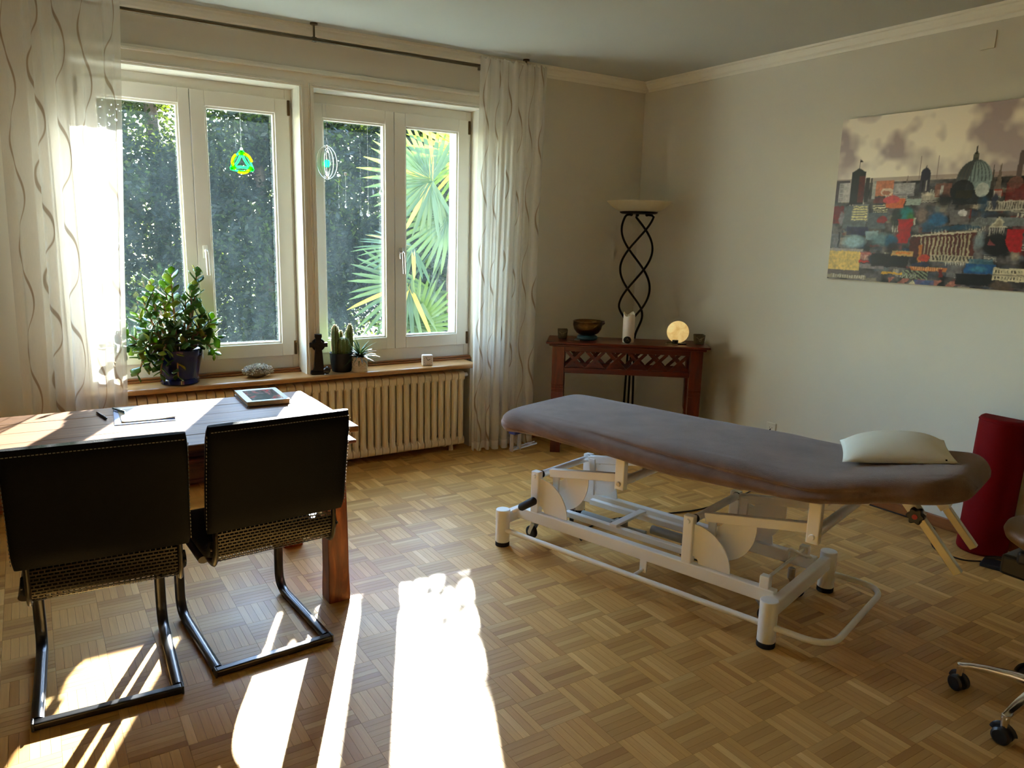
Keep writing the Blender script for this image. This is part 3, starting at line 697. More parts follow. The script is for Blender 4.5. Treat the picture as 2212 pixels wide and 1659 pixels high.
def make_chair(label, loc, rz):
    c = thing('cantilever_chair', label, 'chair', loc, rz, 'black cantilever chairs at the desk')
    XO = 0.022                                                    # back sits slightly off the runner centre
    back = [(-0.085, 0.925), (-0.080, 0.910), (-0.072, 0.87), (-0.052, 0.78), (-0.036, 0.70), (-0.024, 0.63), (-0.014, 0.57), (-0.008, 0.535)]
    rounded_slab(resample(back, 18), 0.495, 0.046).build('backrest', M_LEATHER, c, smooth=60).location.x = XO
    st = MB(); dz = 0.0
    for (yy, zz, w) in ((-0.1065, 0.907, 0.232),):
        for k in range(46):
            x = -w + 2 * w * k / 45; st.bar((x - 0.0035, yy + 0.000, zz), (x + 0.0035, yy + 0.000, zz), 0.0022, 0.0022)
    for sx in (-1, 1):
        for k in range(26):
            z = 0.56 + 0.33 * k / 25; y = np.interp(z, [0.535, 0.57, 0.63, 0.70, 0.78, 0.87, 0.925], [-0.008, -0.014, -0.024, -0.036, -0.052, -0.072, -0.085]) - 0.016
            st.bar((sx * 0.2465, y, z - 0.0035), (sx * 0.2465, y, z + 0.0035), 0.0022, 0.0022, (1, 0, 0))
    so_ = st.build('stitching', M_STITCH, c); so_['kind'] = 'stuff'; so_.location.x = XO
    seatp = bez([(0.012, 0.50), (0.030, 0.455), (0.085, 0.432), (0.20, 0.432), (0.34, 0.442), (0.44, 0.446), (0.475, 0.438)], 5)
    rounded_slab(resample([(p[0], p[1]) for p in seatp], 22), 0.47, 0.044).build('seat', M_LEATHER, c, smooth=60).location.x = XO
    # perforated metal back panel curving under to the seat
    pp_ = resample([(p[0], p[1]) for p in bez([(0.002, 0.60), (0.004, 0.52), (0.006, 0.47), (0.018, 0.425), (0.060, 0.404), (0.12, 0.402)], 6)], 26)
    pm = MB(); W = 0.205; cols = 26
    def at(s_, x):
        i = min(int(s_), 24); f_ = s_ - i; a = pp_[i]; b_ = pp_[i + 1]
        return Vector((x, a[0] + (b_[0] - a[0]) * f_ - 0.004, a[1] + (b_[1] - a[1]) * f_ - 0.003 * min(1, s_ / 12)))
    for r in range(26):                                            # continuous bars
        s0 = r - 0.22; s1 = r + 0.22
        a, b_, c_, d = at(max(s0, 0), -W), at(max(s0, 0), W), at(min(s1, 25), W), at(min(s1, 25), -W); pm.add([a, b_, c_, d], [(0, 1, 2, 3)])
    for r in range(25):                                            # bridges between the slots
        for k in range(cols + 1):
            x = -W + 2 * W * (k + (0.5 if r % 2 else 0)) / cols
            if x > W: continue
            a, b_, c_, d = at(r + 0.22, x - 0.0016), at(r + 0.22, x + 0.0016), at(r + 0.78, x + 0.0016), at(r + 0.78, x - 0.0016); pm.add([a, b_, c_, d], [(0, 1, 2, 3)])
    po_ = pm.build('perforated_panel', M_CHMET, c); po_.location.x = XO; s2 = po_.modifiers.new('thick', 'SOLIDIFY'); s2.thickness = 0.0012
    for sx in (-1, 1):
        bp = bez([(sx * 0.213, 0.000, 0.60), (sx * 0.213, 0.000, 0.50), (sx * 0.213, 0.008, 0.44), (sx * 0.213, 0.045, 0.404), (sx * 0.213, 0.15, 0.400)], 6)
        b = MB(); b.tube(bp, 0.015, 8, flat=0.55, ref=(1, 0, 0)); o = b.build('side_bracket', M_CHMET, c, smooth=50); o.location.x = XO
        b = MB(); b.cyl((sx * 0.226, 0.004, 0.47), (sx * 0.231, 0.004, 0.47), 0.006, None, 10); o2 = b.build('bolt', M_BLACKP, c); o2.location.x = XO
        lp = fillet([(sx * 0.203, 0.02, 0.014), (sx * 0.203, 0.530, 0.014), (sx * 0.203, 0.515, 0.405), (sx * 0.208, 0.10, 0.398)], 0.085, 7)
        b = MB(); b.tube(lp, 0.0135, 12, flat=1.45, ref=(1, 0, 0)); b.build('leg', M_CHFRAME, c, smooth=60)
    b = MB(); b.box(-0.215, 0.215, -0.016, 0.016, 0.001, 0.026); b.build('floor_bar', M_CHFRAME, c, bevel=0.006, seg=3)
    for sx in (-1, 1):
        b = MB(); b.box(sx * 0.2155 - 0.004, sx * 0.2155 + 0.004, -0.018, 0.018, 0.0, 0.029); b.build('end_cap', M_BLACKP, c, bevel=0.003)
    return c
make_chair('black leather cantilever chair, the nearer left one at the desk', (0.114, 2.547, 0), math.radians(-2.6))
make_chair('black leather cantilever chair beside the front desk leg, right one of the pair', (0.658, 2.592, 0), math.radians(4.2))
# ---------------------------------------------------------------- treatment table
def fleece_mat():
    t = NT('taupe_fleece'); co = t.coord(); n = t.noise(co, 7, 5, 0.6); n2 = t.noise(co, 380, 2)
    col = t.ramp(n, [(0.3, lin((108, 86, 74))), (0.7, lin((134, 109, 95)))])
    b = t.pbsdf(col, 0.95, 0, t.bump(t.math('ADD', n2, t.math('MULTIPLY', n, 0.4)), 0.6, 0.006), 0.15)
    b.inputs['Sheen Weight'].default_value = 0.55; b.inputs['Sheen Roughness'].default_value = 0.4; b.inputs['Sheen Tint'].default_value = (0.90, 0.87, 0.88, 1)
    return t.end(b)
M_FLEECE = fleece_mat()
TB = Vector((1.925, 3.075, 0)); TANG = math.radians(-73.816)
tb = thing('treatment_table', 'white height-adjustable treatment table with taupe fleece cover', 'treatment table', tuple(TB), TANG)
def ss(a, b, x):
    t_ = max(0, min(1, (x - a) / (b - a))); return t_ * t_ * (3 - 2 * t_)
def bed():
    NU, NS_ = 130, 88; b = MB(); vs = []
    for i in range(NU):
        f = i / (NU - 1); u = -0.045 + 2.03 * f
        lift = 0.075 * ss(1.40, 2.0, u) ** 1.0
        v0 = -0.035 + 0.10 * ss(1.50, 1.86, u) + 0.14 * ss(1.80, 2.0, u) ** 1.5
        v1 = 0.685 - 0.02 * ss(1.5, 1.9, u) - 0.12 * ss(1.86, 2.0, u) ** 1.5
        e0 = min(1, (f * 2.03) / 0.055); e1 = min(1, ((1 - f) * 2.03) / 0.075)
        q = math.sqrt(max(0, 1 - (1 - e0) ** 2)) * math.sqrt(max(0, 1 - (1 - e1) ** 2))
        cor0 = 0.075 * (1 - min(1, (f * 2.03) / 0.10)) ** 2
        v0 += cor0; v1 -= cor0
        zt, zb = 0.702 + lift, 0.592 + lift * 1.05 + 0.02 * (1 - min(1, e0 * 1.0)) + 0.012 * math.sin(u * 5)
        zc = zb + (zt - zb) * 0.42; vc = (v0 + v1) / 2; hw = (v1 - v0) / 2
        for k in range(NS_):
            a = 2 * PI * k / NS_; ca, sa = math.cos(a), math.sin(a)
            pv = math.copysign(abs(ca) ** 0.22, ca); pz = math.copysign(abs(sa) ** 0.62, sa)
            z = zc + (pz * (zt - zc) if pz > 0 else pz * (zc - zb)) * q
            shrink = 1.0 - 0.075 * max(0, (z - zc) / max(1e-6, zt - zc)) - 0.03 * max(0, (zc - z) / (zc - zb))
            v = vc + pv * hw * shrink * (0.93 + 0.07 * q)
            p = Vector((u, v, z))
            wr = mnoise.noise(Vector((u * 2.2, v * 6, z * 9))) * 0.005 + mnoise.noise(Vector((u * 9 + z * 20, v * 3, z * 14 + 7))) * 0.003 + mnoise.noise(Vector((u * 1.3 + 9, z * 26 + u * 3.5, 4))) * 0.012 * (1 if pz < 0.97 else 0.25)
            cr = math.exp(-((z - (zt - 0.012 - 0.035 * ss(0.2, 1.3, u))) / 0.010) ** 2) * 0.020 * ss(0.25, 0.6, u) * (1 - ss(1.5, 1.9, u)) * (1 if ca < 0 else 0)
            p.y += math.copysign(wr, ca) * 1.0 + cr; p.z += wr * 0.5
            vs.append(p)
    fs = [(i * NS_ + k, i * NS_ + (k + 1) % NS_, (i + 1) * NS_ + (k + 1) % NS_, (i + 1) * NS_ + k) for i in range(NU - 1) for k in range(NS_)]
    fs += [tuple(range(NS_ - 1, -1, -1)), tuple((NU - 1) * NS_ + k for k in range(NS_))]
    return b.add(vs, fs)
bo = subsurf(bed().build('fleece_cover', M_FLEECE, tb, smooth=180), 1)
W_ = M_WHITEM
for (u, v) in ((0.012, 0.0), (1.398, 0.0), (0.012, 0.65), (1.398, 0.65)):
    b = MB(); b.cyl((u, v, 0.022), (u, v, 0.192), 0.0355, None, 28); lo = b.build('leg', W_, tb, smooth=40, bevel=0.003)
    b = MB(); b.cyl((u, v, 0.0), (u, v, 0.0225), 0.036, None, 28); b.build('rubber_foot', M_RUBBER, lo, smooth=40, bevel=0.003)
for u in (0.012, 1.398):
    b = MB(); b.box(u - 0.02, u + 0.02, 0.02, 0.63, 0.115, 0.175); b.build('end_beam', W_, tb, bevel=0.005)
for v in (0.105, 0.545):
    b = MB(); b.box(0.03, 1.38, v - 0.02, v + 0.02, 0.130, 0.188); b.build('base_rail', W_, tb, bevel=0.005)
for v in (0.21, 0.44):
    b = MB(); b.box(0.24, 1.02, v - 0.015, v + 0.015, 0.165, 0.195); b.build('inner_rail', W_, tb, bevel=0.004)
b = MB(); b.box(0.525, 0.565, 0.19, 0.46, 0.195, 0.208); b.build('cross_plate', W_, tb, bevel=0.003)
for (u0, dz) in ((0.14, 0), (0.987, 0)):
    for v in (0.105, 0.545):
        b = MB(); b.box(u0 - 0.023, u0 + 0.023, v - 0.019, v + 0.019, 0.185, 0.398); p = b.build('post', W_, tb, bevel=0.004)
        s_ = -1 if v < 0.3 else 1
        b = MB(); b.cyl((u0, v + s_ * 0.017, 0.375), (u0, v + s_ * 0.027, 0.375), 0.0125, 0.008, 16); b.build('bolt', W_, p, smooth=50)
        # fixed quarter-disc guard
        vp = v - s_ * 0.002
        poly = [(u0 + 0.022, 0.36)] + [(u0 + 0.022 + 0.172 * math.sin(a), 0.190 + 0.172 * math.cos(a)) for a in [PI / 2 * k / 16 for k in range(17)]]
        poly += [(u0 + 0.022 + 0.030 * math.sin(a), 0.190 + 0.030 * math.cos(a)) for a in [PI / 2 * (1 - k / 5) for k in range(6)]]
        b = MB(); b.prism(poly[1:], vp - 0.003, vp + 0.003, lambda p_, q_, a: (p_, a, q_)); b.build('guard_plate', W_, tb, smooth=30)
        # moving quarter-disc guard under the lifting arm
        vi = v - s_ * 0.065; cu, cz = u0 + 0.095, 0.385
        poly = [(cu + 0.028 * math.cos(a), cz + 0.028 * math.sin(a)) for a in [-PI / 2 + (PI / 2 + 0.2) * k / 5 for k in range(6)]]
        poly += [(cu + 0.172 * math.cos(a), cz + 0.178 * math.sin(a)) for a in [0.2 - (PI / 2 + 0.2) * k / 16 for k in range(17)]]
        b = MB(); b.prism(poly, vi - 0.003, vi + 0.003, lambda p_, q_, a: (p_, a, q_)); b.build('swing_plate', W_, tb, smooth=30)
        b = MB(); b.box(cu - 0.04, cu - 0.005, vi - 0.008, vi + 0.008, 0.20, 0.40); b.build('swing_strut', W_, tb, bevel=0.003)
        # lifting arm
        ua, za, ub, zb_ = u0 + 0.045, 0.388, u0 + 0.520, 0.470
        b = MB(); b.bar((ua, v - s_ * 0.055, za), (ub, v - s_ * 0.055, zb_), 0.03, 0.040); b.build('lift_arm', W_, tb, bevel=0.003)
        # bracket coming down from the bed frame
        vb = v - s_ * (0.075) + s_ * 0.005 if False else (0.030 if v < 0.3 else 0.62)
        b = MB(); b.box(u0 + 0.515, u0 + 0.562, vb - 0.017, vb + 0.017, 0.455, 0.615); p = b.build('bed_bracket', W_, tb, bevel=0.004)
        b = MB(); b.cyl((u0 + 0.538, vb + s_ * 0.016, 0.482), (u0 + 0.538, vb + s_ * 0.025, 0.482), 0.0125, 0.009, 16); b.build('bolt', M_STEEL if (u0 < 0.5 and v < 0.3) else W_, p, smooth=50)
    for (u, z, r, va, vb2) in ((u0 + 0.012, 0.380, 0.017, 0.126, 0.524), (u0 + 0.535, 0.484, 0.020, 0.05, 0.60)):
        b = MB(); b.cyl((u, va, z), (u, vb2, z), r, None, 20); p = b.build('torsion_tube', W_, tb, smooth=40)
        for vv in (va, vb2):
            b = MB(); b.cyl((u, vv - 0.003, z), (u, vv + 0.003, z), r + 0.002, None, 20); b.build('bushing', M_BLACKP, p, smooth=40)
# bed frame hidden under the cover
b = MB(); b.box(0.02, 1.56, 0.05, 0.09, 0.600, 0.635); b.box(0.02, 1.56, 0.56, 0.60, 0.600, 0.635); b.box(-0.01, 0.03, 0.05, 0.60, 0.59, 0.62); b.build('bed_frame', W_, tb, bevel=0.003)
# lifting actuators between the rails
for (v, ua, ub) in ((0.285, 0.30, 0.55), (0.36, 0.66, 0.98)):
    b = MB(); b.cyl((ua, v, 0.165), (ub, v, 0.165), 0.022, None, 18); b.cyl((ub, v, 0.165), (ub + 0.12, v, 0.172), 0.010, None, 14); b.box(ub - 0.06, ub, v - 0.03, v + 0.03, 0.14, 0.19); b.build('actuator', plain('actuator_grey', lin((150, 152, 146)), 0.4), tb, smooth=40)
b = MB(); b.box(0.86, 0.98, 0.27, 0.33, 0.12, 0.175); b.build('control_box', M_BLACKP, tb, bevel=0.006)
# foot switch hoop running round the base
hp = fillet([(0.03, -0.004, 0.088), (1.640, -0.004, 0.088), (1.640, 0.654, 0.088), (0.03, 0.654, 0.088)], 0.11, 8)
b = MB(); b.tube(hp, 0.0125, 12); b.build('hoop_bar', W_, tb, smooth=60)
for v, s_ in ((0.105, -1), (0.545, 1)):
    b = MB(); b.box(0.765, 0.800, v + s_ * 0.016 - 0.004, v + s_ * 0.016 + 0.004, 0.075, 0.135); b.cyl((0.782, v + s_ * 0.016, 0.088), (0.782, v + s_ * 0.122, 0.088), 0.007, None, 12); b.build('hoop_hanger', W_, tb, bevel=0.002)
# castors
for (u, v, a) in ((0.085, 0.170, 3.0), (0.085, 0.485, 2.2), (1.30, 0.165, 0.9), (1.30, 0.485, 0.4)):
    ca = bpy.data.objects.new('castor', None); COL.objects.link(ca); ca.parent = tb; ca.location = (u, v, 0); ca.rotation_euler = (0, 0, a)
    b = MB(); b.cyl((0, 0, 0.085), (0, 0, 0.132), 0.016, None, 16); [b.prism([(-0.014, 0.090), (0.014, 0.090), (0.036, 0.040), (0.034, 0.026), (0.020, 0.024), (0.006, 0.055)], y_, y_ + 0.004, lambda p_, q_, a: (p_, a, q_)) for y_ in (-0.019, 0.015)]; b.box(-0.016, 0.016, -0.019, 0.019, 0.087, 0.092); b.build('fork', M_STEEL, ca, bevel=0.002)
    b = MB(); b.cyl((0.026, -0.012, 0.034), (0.026, 0.012, 0.034), 0.034, None, 24); b.build('wheel', M_RUBBER, ca, smooth=40, bevel=0.004)
# brake pedal lever at the foot end, stubs and rod at the head end
b = MB(); b.cyl((0.055, 0.03, 0.185), (0.115, 0.03, 0.225), 0.010, None, 12); lv = b.build('pedal_lever', W_, tb, smooth=50)
b = MB(); b.tube([(0.098, 0.03, 0.214), (0.106, 0.03, 0.219), (0.185, 0.03, 0.272), (0.193, 0.03, 0.277)], [0.014, 0.0195, 0.0205, 0.012], 16); b.build('pedal_grip', M_RUBBER, lv, smooth=60)
for v in (0.105, 0.52):
    b = MB(); b.box(1.315, 1.355, v - 0.018, v + 0.018, 0.185, 0.238); b.build('stub_post', W_, tb, bevel=0.004)
b = MB(); b.cyl((1.335, 0.12, 0.222), (1.335, 0.51, 0.222), 0.0065, None, 10); b.build('brake_rod', W_, tb, smooth=50)
b = MB(); b.tube(fillet([(1.30, 0.42, 0.20), (1.31, 0.40, 0.255), (1.345, 0.44, 0.225), (1.37, 0.50, 0.20)], 0.02), 0.006, 10); b.build('brake_lever', W_, tb, smooth=50)
# sloping head bars with knob
M_ALU = plain('cream_aluminium', lin((206, 196, 160)), 0.35, 0.3, 0.05, 20)
for (v, ua, za, ub, zb_) in ((0.125, 1.800, 0.672, 1.985, 0.452), (0.435, 1.820, 0.632, 1.975, 0.448)):
    b = MB(); b.bar((ua, v, za), (ub, v, zb_), 0.028, 0.028); p = b.build('head_bar', M_ALU, tb, bevel=0.003)
    d = Vector((ub - ua, 0, zb_ - za)).normalized()
    b = MB(); b.bar((ua, v, za), tuple(Vector((ua, v, za)) + d * 0.075), 0.040, 0.040); b.build('bar_sleeve', W_, tb, bevel=0.003)
kn = MB(); kc = Vector((1.842, 0.095, 0.634))
pts = [(0.026 * (1 + 0.16 * math.cos(6 * a)) * math.cos(a), 0.026 * (1 + 0.16 * math.cos(6 * a)) * math.sin(a)) for a in [2 * PI * k / 48 for k in range(48)]]
kn.prism(pts, -0.030, 0.0, lambda p_, q_, a: (kc.x + p_, kc.y + a, kc.z + q_)); k_o = kn.build('star_knob', M_BLACKP, tb, smooth=40, bevel=0.003)
kn = MB(); kn.cyl((kc.x, kc.y - 0.030, kc.z), (kc.x, kc.y - 0.033, kc.z), 0.009, None, 16); kn.build('knob_cap', plain('red_plastic', lin((170, 26, 30)), 0.4), k_o)
# paper roll holder under the foot end
for v in (0.10, 0.16):
    b = MB(); b.bar((-0.025, v, 0.600), (-0.030, v, 0.462), 0.006, 0.024, (1, 0, 0)); b.build('roll_holder_plate', plain('holder_grey', lin((150, 144, 130)), 0.4, 0.4), tb, bevel=0.003)
b = MB(); b.box(-0.045, 0.0, 0.09, 0.17, 0.555, 0.600); b.build('blue_clamp', plain('blue_plastic', lin((34, 52, 128)), 0.45), tb, bevel=0.006)
b = MB(); b.cyl((-0.03, 0.10, 0.470), (-0.03, 0.30, 0.470), 0.005, None, 10); b.cyl((-0.045, 0.10, 0.476), (-0.045, 0.30, 0.476), 0.003, None, 8); b.build('roll_rod', M_STEEL, tb, smooth=50)
b = MB(); b.box(-0.04, 0.02, 0.22, 0.26, 0.545, 0.585); b.build('end_block', W_, tb, bevel=0.004)

# pillow
def pillow_mesh(a, b_, h):
    m = MB(); n = 26
    def top(sgn):
        def fn(u, v):
            x, y = 2 * u - 1, 2 * v - 1
            e = (max(0, 1 - abs(x) ** 2.6) ** 0.72) * (max(0, 1 - abs(y) ** 2.6) ** 0.72)
            k = 1 - 0.04 * (1 - abs(x) ** 2) * abs(y) ** 4 - 0.04 * (1 - abs(y) ** 2) * abs(x) ** 4
            wr = 0.05 * mnoise.noise(Vector((x * 2.2, y * 2.2, 5 * sgn)))
            return (x * a * k, y * b_ * k, sgn * (h if sgn > 0 else h * 0.38) * e * (1 + wr) + 0.0)
        return fn
    m.grid(top(1), n, n); m.grid(top(-1), n, n); return m
M_PILLOW = plain('pillow_cotton', lin((230, 228, 214)), 0.9, 0, 0.03, 8, 0.15, 300)
pl_ = thing('pillow', 'small cream cotton pillow lying on the head end of the treatment table', 'pillow', (0, 0, 0))
pu = Vector((1.660, 0.455, 0)); pw_ = TB + Matrix.Rotation(TANG, 3, 'Z') @ pu
pl_.location = (pw_.x, pw_.y, 0.752); pl_.rotation_euler = (0, 0, TANG + math.radians(20))
pob = pillow_mesh(0.195, 0.180, 0.070).build('pillow_case', M_PILLOW, pl_, smooth=180, weld=True); pob.rotation_euler = (0, math.radians(-6.5), 0)
pt = MB(); pt.box(0.150, 0.156, -0.168, -0.162, 0.016, 0.030); pt.build('care_tag', M_BLACKP, pl_)
# ---------------------------------------------------------------- console table across the corner
M_CONS = wood('rosewood_red', lin((70, 20, 8)), lin((136, 46, 18)), 2, 3.0, 0.32, 8, 0.04)
M_CONSX = wood('rosewood_red_x', lin((66, 20, 9)), lin((128, 44, 18)), 0, 3.0, 0.30, 10, 0.04)
CA = math.atan2(-0.625, 0.78); CF = Vector((3.05, 4.33, 0)); CL, CD, CH = 1.14, 0.36, 0.815
cs = thing('console_table', 'red-brown carved console table with lattice apron across the room corner', 'console table', tuple(CF), CA)
b = MB(); b.box(0, CL, 0, CD, CH - 0.016, CH); b.build('table_top', M_CONSX, cs, bevel=0.006)
b = MB(); b.box(0.022, CL - 0.022, 0.02, CD - 0.02, CH - 0.034, CH - 0.016); b.build('top_moulding', M_CONSX, cs, bevel=0.006)
LI = 0.045; LW = 0.085
for x0 in (LI, CL - LI - LW):
    for y0 in (0.035, CD - 0.035 - 0.075):
        l = MB(); cx, cy_ = x0 + LW / 2, y0 + 0.0375
        zs = [(0, 0.0), (0.0, 0.02), (-0.004, 0.04), (-0.004, 0.30), (0, 0.32)]
        prof = [(0.036, 0.0), (0.036, 0.30), (0.0425, 0.33), (0.0425, 0.45)]
        for k in range(5): prof += [(0.0405, 0.452 + k * 0.012), (0.0435, 0.457 + k * 0.012), (0.0435, 0.460 + k * 0.012)]
        prof += [(0.0425, 0.53), (0.0425, CH - 0.034)]
        for r, z in prof: l.v += [(cx - r, cy_ - r * 0.88, z), (cx + r, cy_ - r * 0.88, z), (cx + r, cy_ + r * 0.88, z), (cx - r, cy_ + r * 0.88, z)]
        n = len(prof)
        for k in range(n - 1):
            for a in range(4): l.f.append((4 * k + a, 4 * k + (a + 1) % 4, 4 * k + 4 + (a + 1) % 4, 4 * k + 4 + a))
        l.f += [(3, 2, 1, 0), (4 * n - 4, 4 * n - 3, 4 * n - 2, 4 * n - 1)]
        l.build('leg', M_CONS, cs)
AZ0, AZ1 = 0.590, 0.781
xa, xb = LI + LW, CL - LI - LW
for y in (0.058, CD - 0.06):
    b = MB(); b.box(xa, xb, y - 0.012, y + 0.012, AZ0, AZ0 + 0.040); b.build('lower_rail', M_CONSX, cs, bevel=0.004)
    b = MB(); b.box(xa, xb, y - 0.012, y + 0.012, AZ1 - 0.035, AZ1); b.build('upper_rail', M_CONSX, cs, bevel=0.003)
    n = 6; w = (xb - xa) / n
    for k in range(n):
        for s_ in (0, 1):
            xs, xe = xa + k * w + 0.012, xa + (k + 1) * w - 0.012
            if s_: xs, xe = xe, xs
            b = MB(); b.bar((xs, y + (0.003 if s_ else -0.003), AZ0 + 0.036), (xe, y + (0.003 if s_ else -0.003), AZ1 - 0.032), 0.022, 0.012, (0, 1, 0)); b.build('lattice_bar', M_CONSX, cs)
for x in (LI + LW / 2, CL - LI - LW / 2):
    b = MB(); b.box(x - 0.012, x + 0.012, 0.10, CD - 0.10, AZ0, AZ0 + 0.04); b.box(x - 0.012, x + 0.012, 0.10, CD - 0.10, AZ1 - 0.03, AZ1); b.build('side_rail', M_CONSX, cs, bevel=0.003)
def con(x, y): return (CF.x + math.cos(CA) * x - math.sin(CA) * y, CF.y + math.sin(CA) * x + math.cos(CA) * y, CH)
def to_con(X, Y):
    d = Vector((X - CF.x, Y - CF.y)); return (d.x * math.cos(CA) + d.y * math.sin(CA), -d.x * math.sin(CA) + d.y * math.cos(CA))

# singing bowl on a cushion, with mallet
M_BRONZE = plain('beaten_bronze', lin((112, 82, 46)), 0.30, 1.0, 0.12, 40, 0.25, 90)
cp = con(0.285, 0.175)
cu = thing('cushion_ring', 'dark teal cushion under the bronze singing bowl', 'cushion', cp)
b = MB(); b.lathe([(0.0, 0.006), (0.055, 0.0), (0.072, 0.008), (0.076, 0.020), (0.068, 0.032), (0.045, 0.036), (0.0, 0.030)], 28); b.build('cushion_body', plain('teal_silk', lin((24, 62, 74)), 0.5, 0, 0.15, 40, 0.2, 120), cu, smooth=180)
for k in range(9):
    a = 2.6 + 0.09 * k; b = MB(); b.tube([(0.072 * math.cos(a), 0.072 * math.sin(a), 0.012), (0.084 * math.cos(a), 0.084 * math.sin(a), 0.006), (0.094 * math.cos(a), 0.094 * math.sin(a), 0.002)], 0.0018, 5); b.build('tassel_thread', plain('tassel_thread', lin((120, 140, 140)), 0.8) if k == 0 else bpy.data.materials['tassel_thread'], cu)
bw = thing('singing_bowl', 'bronze singing bowl on a teal cushion on the console table', 'bowl', (cp[0], cp[1], CH + 0.034))
b = MB(); b.lathe([(0.0, 0.0), (0.045, 0.002), (0.078, 0.018), (0.098, 0.045), (0.105, 0.075), (0.103, 0.100), (0.1065, 0.103), (0.1025, 0.106), (0.098, 0.102), (0.099, 0.075), (0.092, 0.047), (0.073, 0.022), (0.040, 0.008), (0.0, 0.007)], 40); b.build('bowl_body', M_BRONZE, bw, smooth=180)
ml = thing('bowl_mallet', 'dark wooden mallet resting inside the bronze singing bowl', 'mallet', (cp[0] + 0.01, cp[1] - 0.01, CH + 0.058))
b = MB(); d = Vector((math.cos(CA), math.sin(CA), 0)); b.tube([d * -0.045 + Vector((0, 0, 0.0)), d * 0.06 + Vector((0, 0, 0.045)), d * 0.095 + Vector((0, 0, 0.071)), d * 0.108 + Vector((0, 0, 0.074))], [0.011, 0.014, 0.016, 0.010], 12); b.build('mallet_stick', plain('mallet_wood', lin((64, 36, 20)), 0.5), ml, smooth=60)
# two stone tealight cups
M_SOAP = plain('soapstone', lin((96, 84, 58)), 0.55, 0, 0.25, 35, 0.2, 80); M_CARV = plain('carving', lin((176, 160, 122)), 0.7)
for (x, y, lab) in ((0.105, 0.215, 'small square stone tealight cup beside the singing bowl, left end of console'), (0.0, 0.0, 'small square stone tealight cup at the right end of the console table')):
    if not x: x, y = 1.080, 0.190
    c = thing('tealight_cup', lab, 'candle holder', con(x, y), CA + 0.1, 'stone tealight cups')
    b = MB()
    o4 = [(-1, -1), (1, -1), (1, 1), (-1, 1)]
    b.v = [(0.030 * p, 0.030 * q, 0) for p, q in o4] + [(0.036 * p, 0.036 * q, 0.068) for p, q in o4] + [(0.029 * p, 0.029 * q, 0.068) for p, q in o4] + [(0.026 * p, 0.026 * q, 0.012) for p, q in o4]
    b.f = [(3, 2, 1, 0)] + [(4 * r + a, 4 * r + (a + 1) % 4, 4 * r + 4 + (a + 1) % 4, 4 * r + 4 + a) for r in range(3) for a in range(4)] + [(12, 13, 14, 15)]
    b.build('cup_body', M_SOAP, c, bevel=0.004)
    b = MB()
    for pts in ([(-0.028, 0.052), (-0.012, 0.040), (0.0, 0.034), (0.012, 0.042), (0.028, 0.054)], [(-0.010, 0.034), (-0.004, 0.022), (0.004, 0.022), (0.010, 0.034)], [(0, 0.034), (0.004, 0.044), (0.012, 0.05)]):
        b.tube([(px, -0.0302 - 0.0062 * pz / 0.068, pz) for px, pz in pts], 0.0016, 5)
    b.build('carved_vine', M_CARV, c)
# pillar candle with melted rim
cd = con(0.577, 0.140); M_WAX = plain('white_wax', lin((232, 222, 204)), 0.5, 0, 0.02, 6, Subsurface_Weight=0.25)
c = thing('pillar_candle', 'tall white pillar candle with melted rim on the console table', 'candle', cd)
def candle(u, v):
    a = 2 * PI * u; rim = 0.205 + 0.012 * math.sin(3 * a + 1) - 0.016 * max(0, math.cos(a + 2.2)) ** 3
    k = int(round(v * 7)); r = (0.0005, 0.040, 0.0415, 0.0415, 0.0415, 0.040, 0.0345, 0.001)[k]
    z = (0, 0, 0.004, 0.10, rim - 0.008, rim, rim - 0.006, 0.180)[k]
    return (r * math.cos(a) * (1 + 0.02 * math.sin(2 * a + z * 30)), r * math.sin(a), z)
b = MB(); b.grid(candle, 36, 8, True); b.build('wax', M_WAX, c, smooth=60)
b = MB(); b.tube([(0, 0, 0.178), (0.002, 0, 0.19), (0.006, 0.002, 0.197)], 0.0014, 6); b.build('wick', M_BLACKP, c)
M_DSTONE = plain('dark_polished_stone', lin((26, 20, 16)), 0.2, 0, 0.3, 20)
st_ = thing('engraved_stone', 'round black stone with engraved sign leaning before the white candle', 'stone', con(0.568, 0.062), CA)
b = MB(); R_ = Matrix.Rotation(math.radians(70), 3, 'X'); b.ball((0, 0, 0.026), 0.028, 0.026, 0.010, 20, 10, R_); b.build('stone_body', M_DSTONE, st_, smooth=180)
b = MB(); q = lambda x, z: Vector((0, 0, 0.026)) + R_ @ Vector((x, z, 0.0098)); b.tube([q(-0.008, -0.006), q(0, 0.010), q(0.008, -0.006)], 0.0011, 5); b.build('engraved_sign', M_CARV, st_)
# glowing selenite disc on a dark base with tealight
def sel_mat():
    t = NT('glowing_selenite'); co = t.coord(); n = t.noise(co, 14, 6, 0.65, 0.6)
    col = t.ramp(n, [(0.3, lin((206, 162, 88))), (0.6, lin((232, 206, 140))), (0.8, lin((250, 236, 186)))])
    b = t.pbsdf(col, 0.35); t.l(col, b.inputs['Emission Color']); b.inputs['Emission Strength'].default_value = 0.28
    return t.end(b)
sd = thing('selenite_lamp', 'glowing honey-coloured crystal disc lamp on a dark base', 'lamp', con(0.925, 0.150), CA)
b = MB(); b.box(-0.070, 0.060, -0.040, 0.040, 0, 0.010); b.build('base_plate', M_DSTONE, sd, bevel=0.003)
b = MB(); dm = Matrix.Rotation(math.radians(84), 3, 'X'); b.lathe([(0.0, -0.016), (0.06, -0.016), (0.074, -0.010), (0.078, 0.0), (0.074, 0.010), (0.06, 0.016), (0.0, 0.016)], 40, (0.0, 0.012, 0.084), dm); b.build('crystal_disc', sel_mat(), sd, smooth=40)
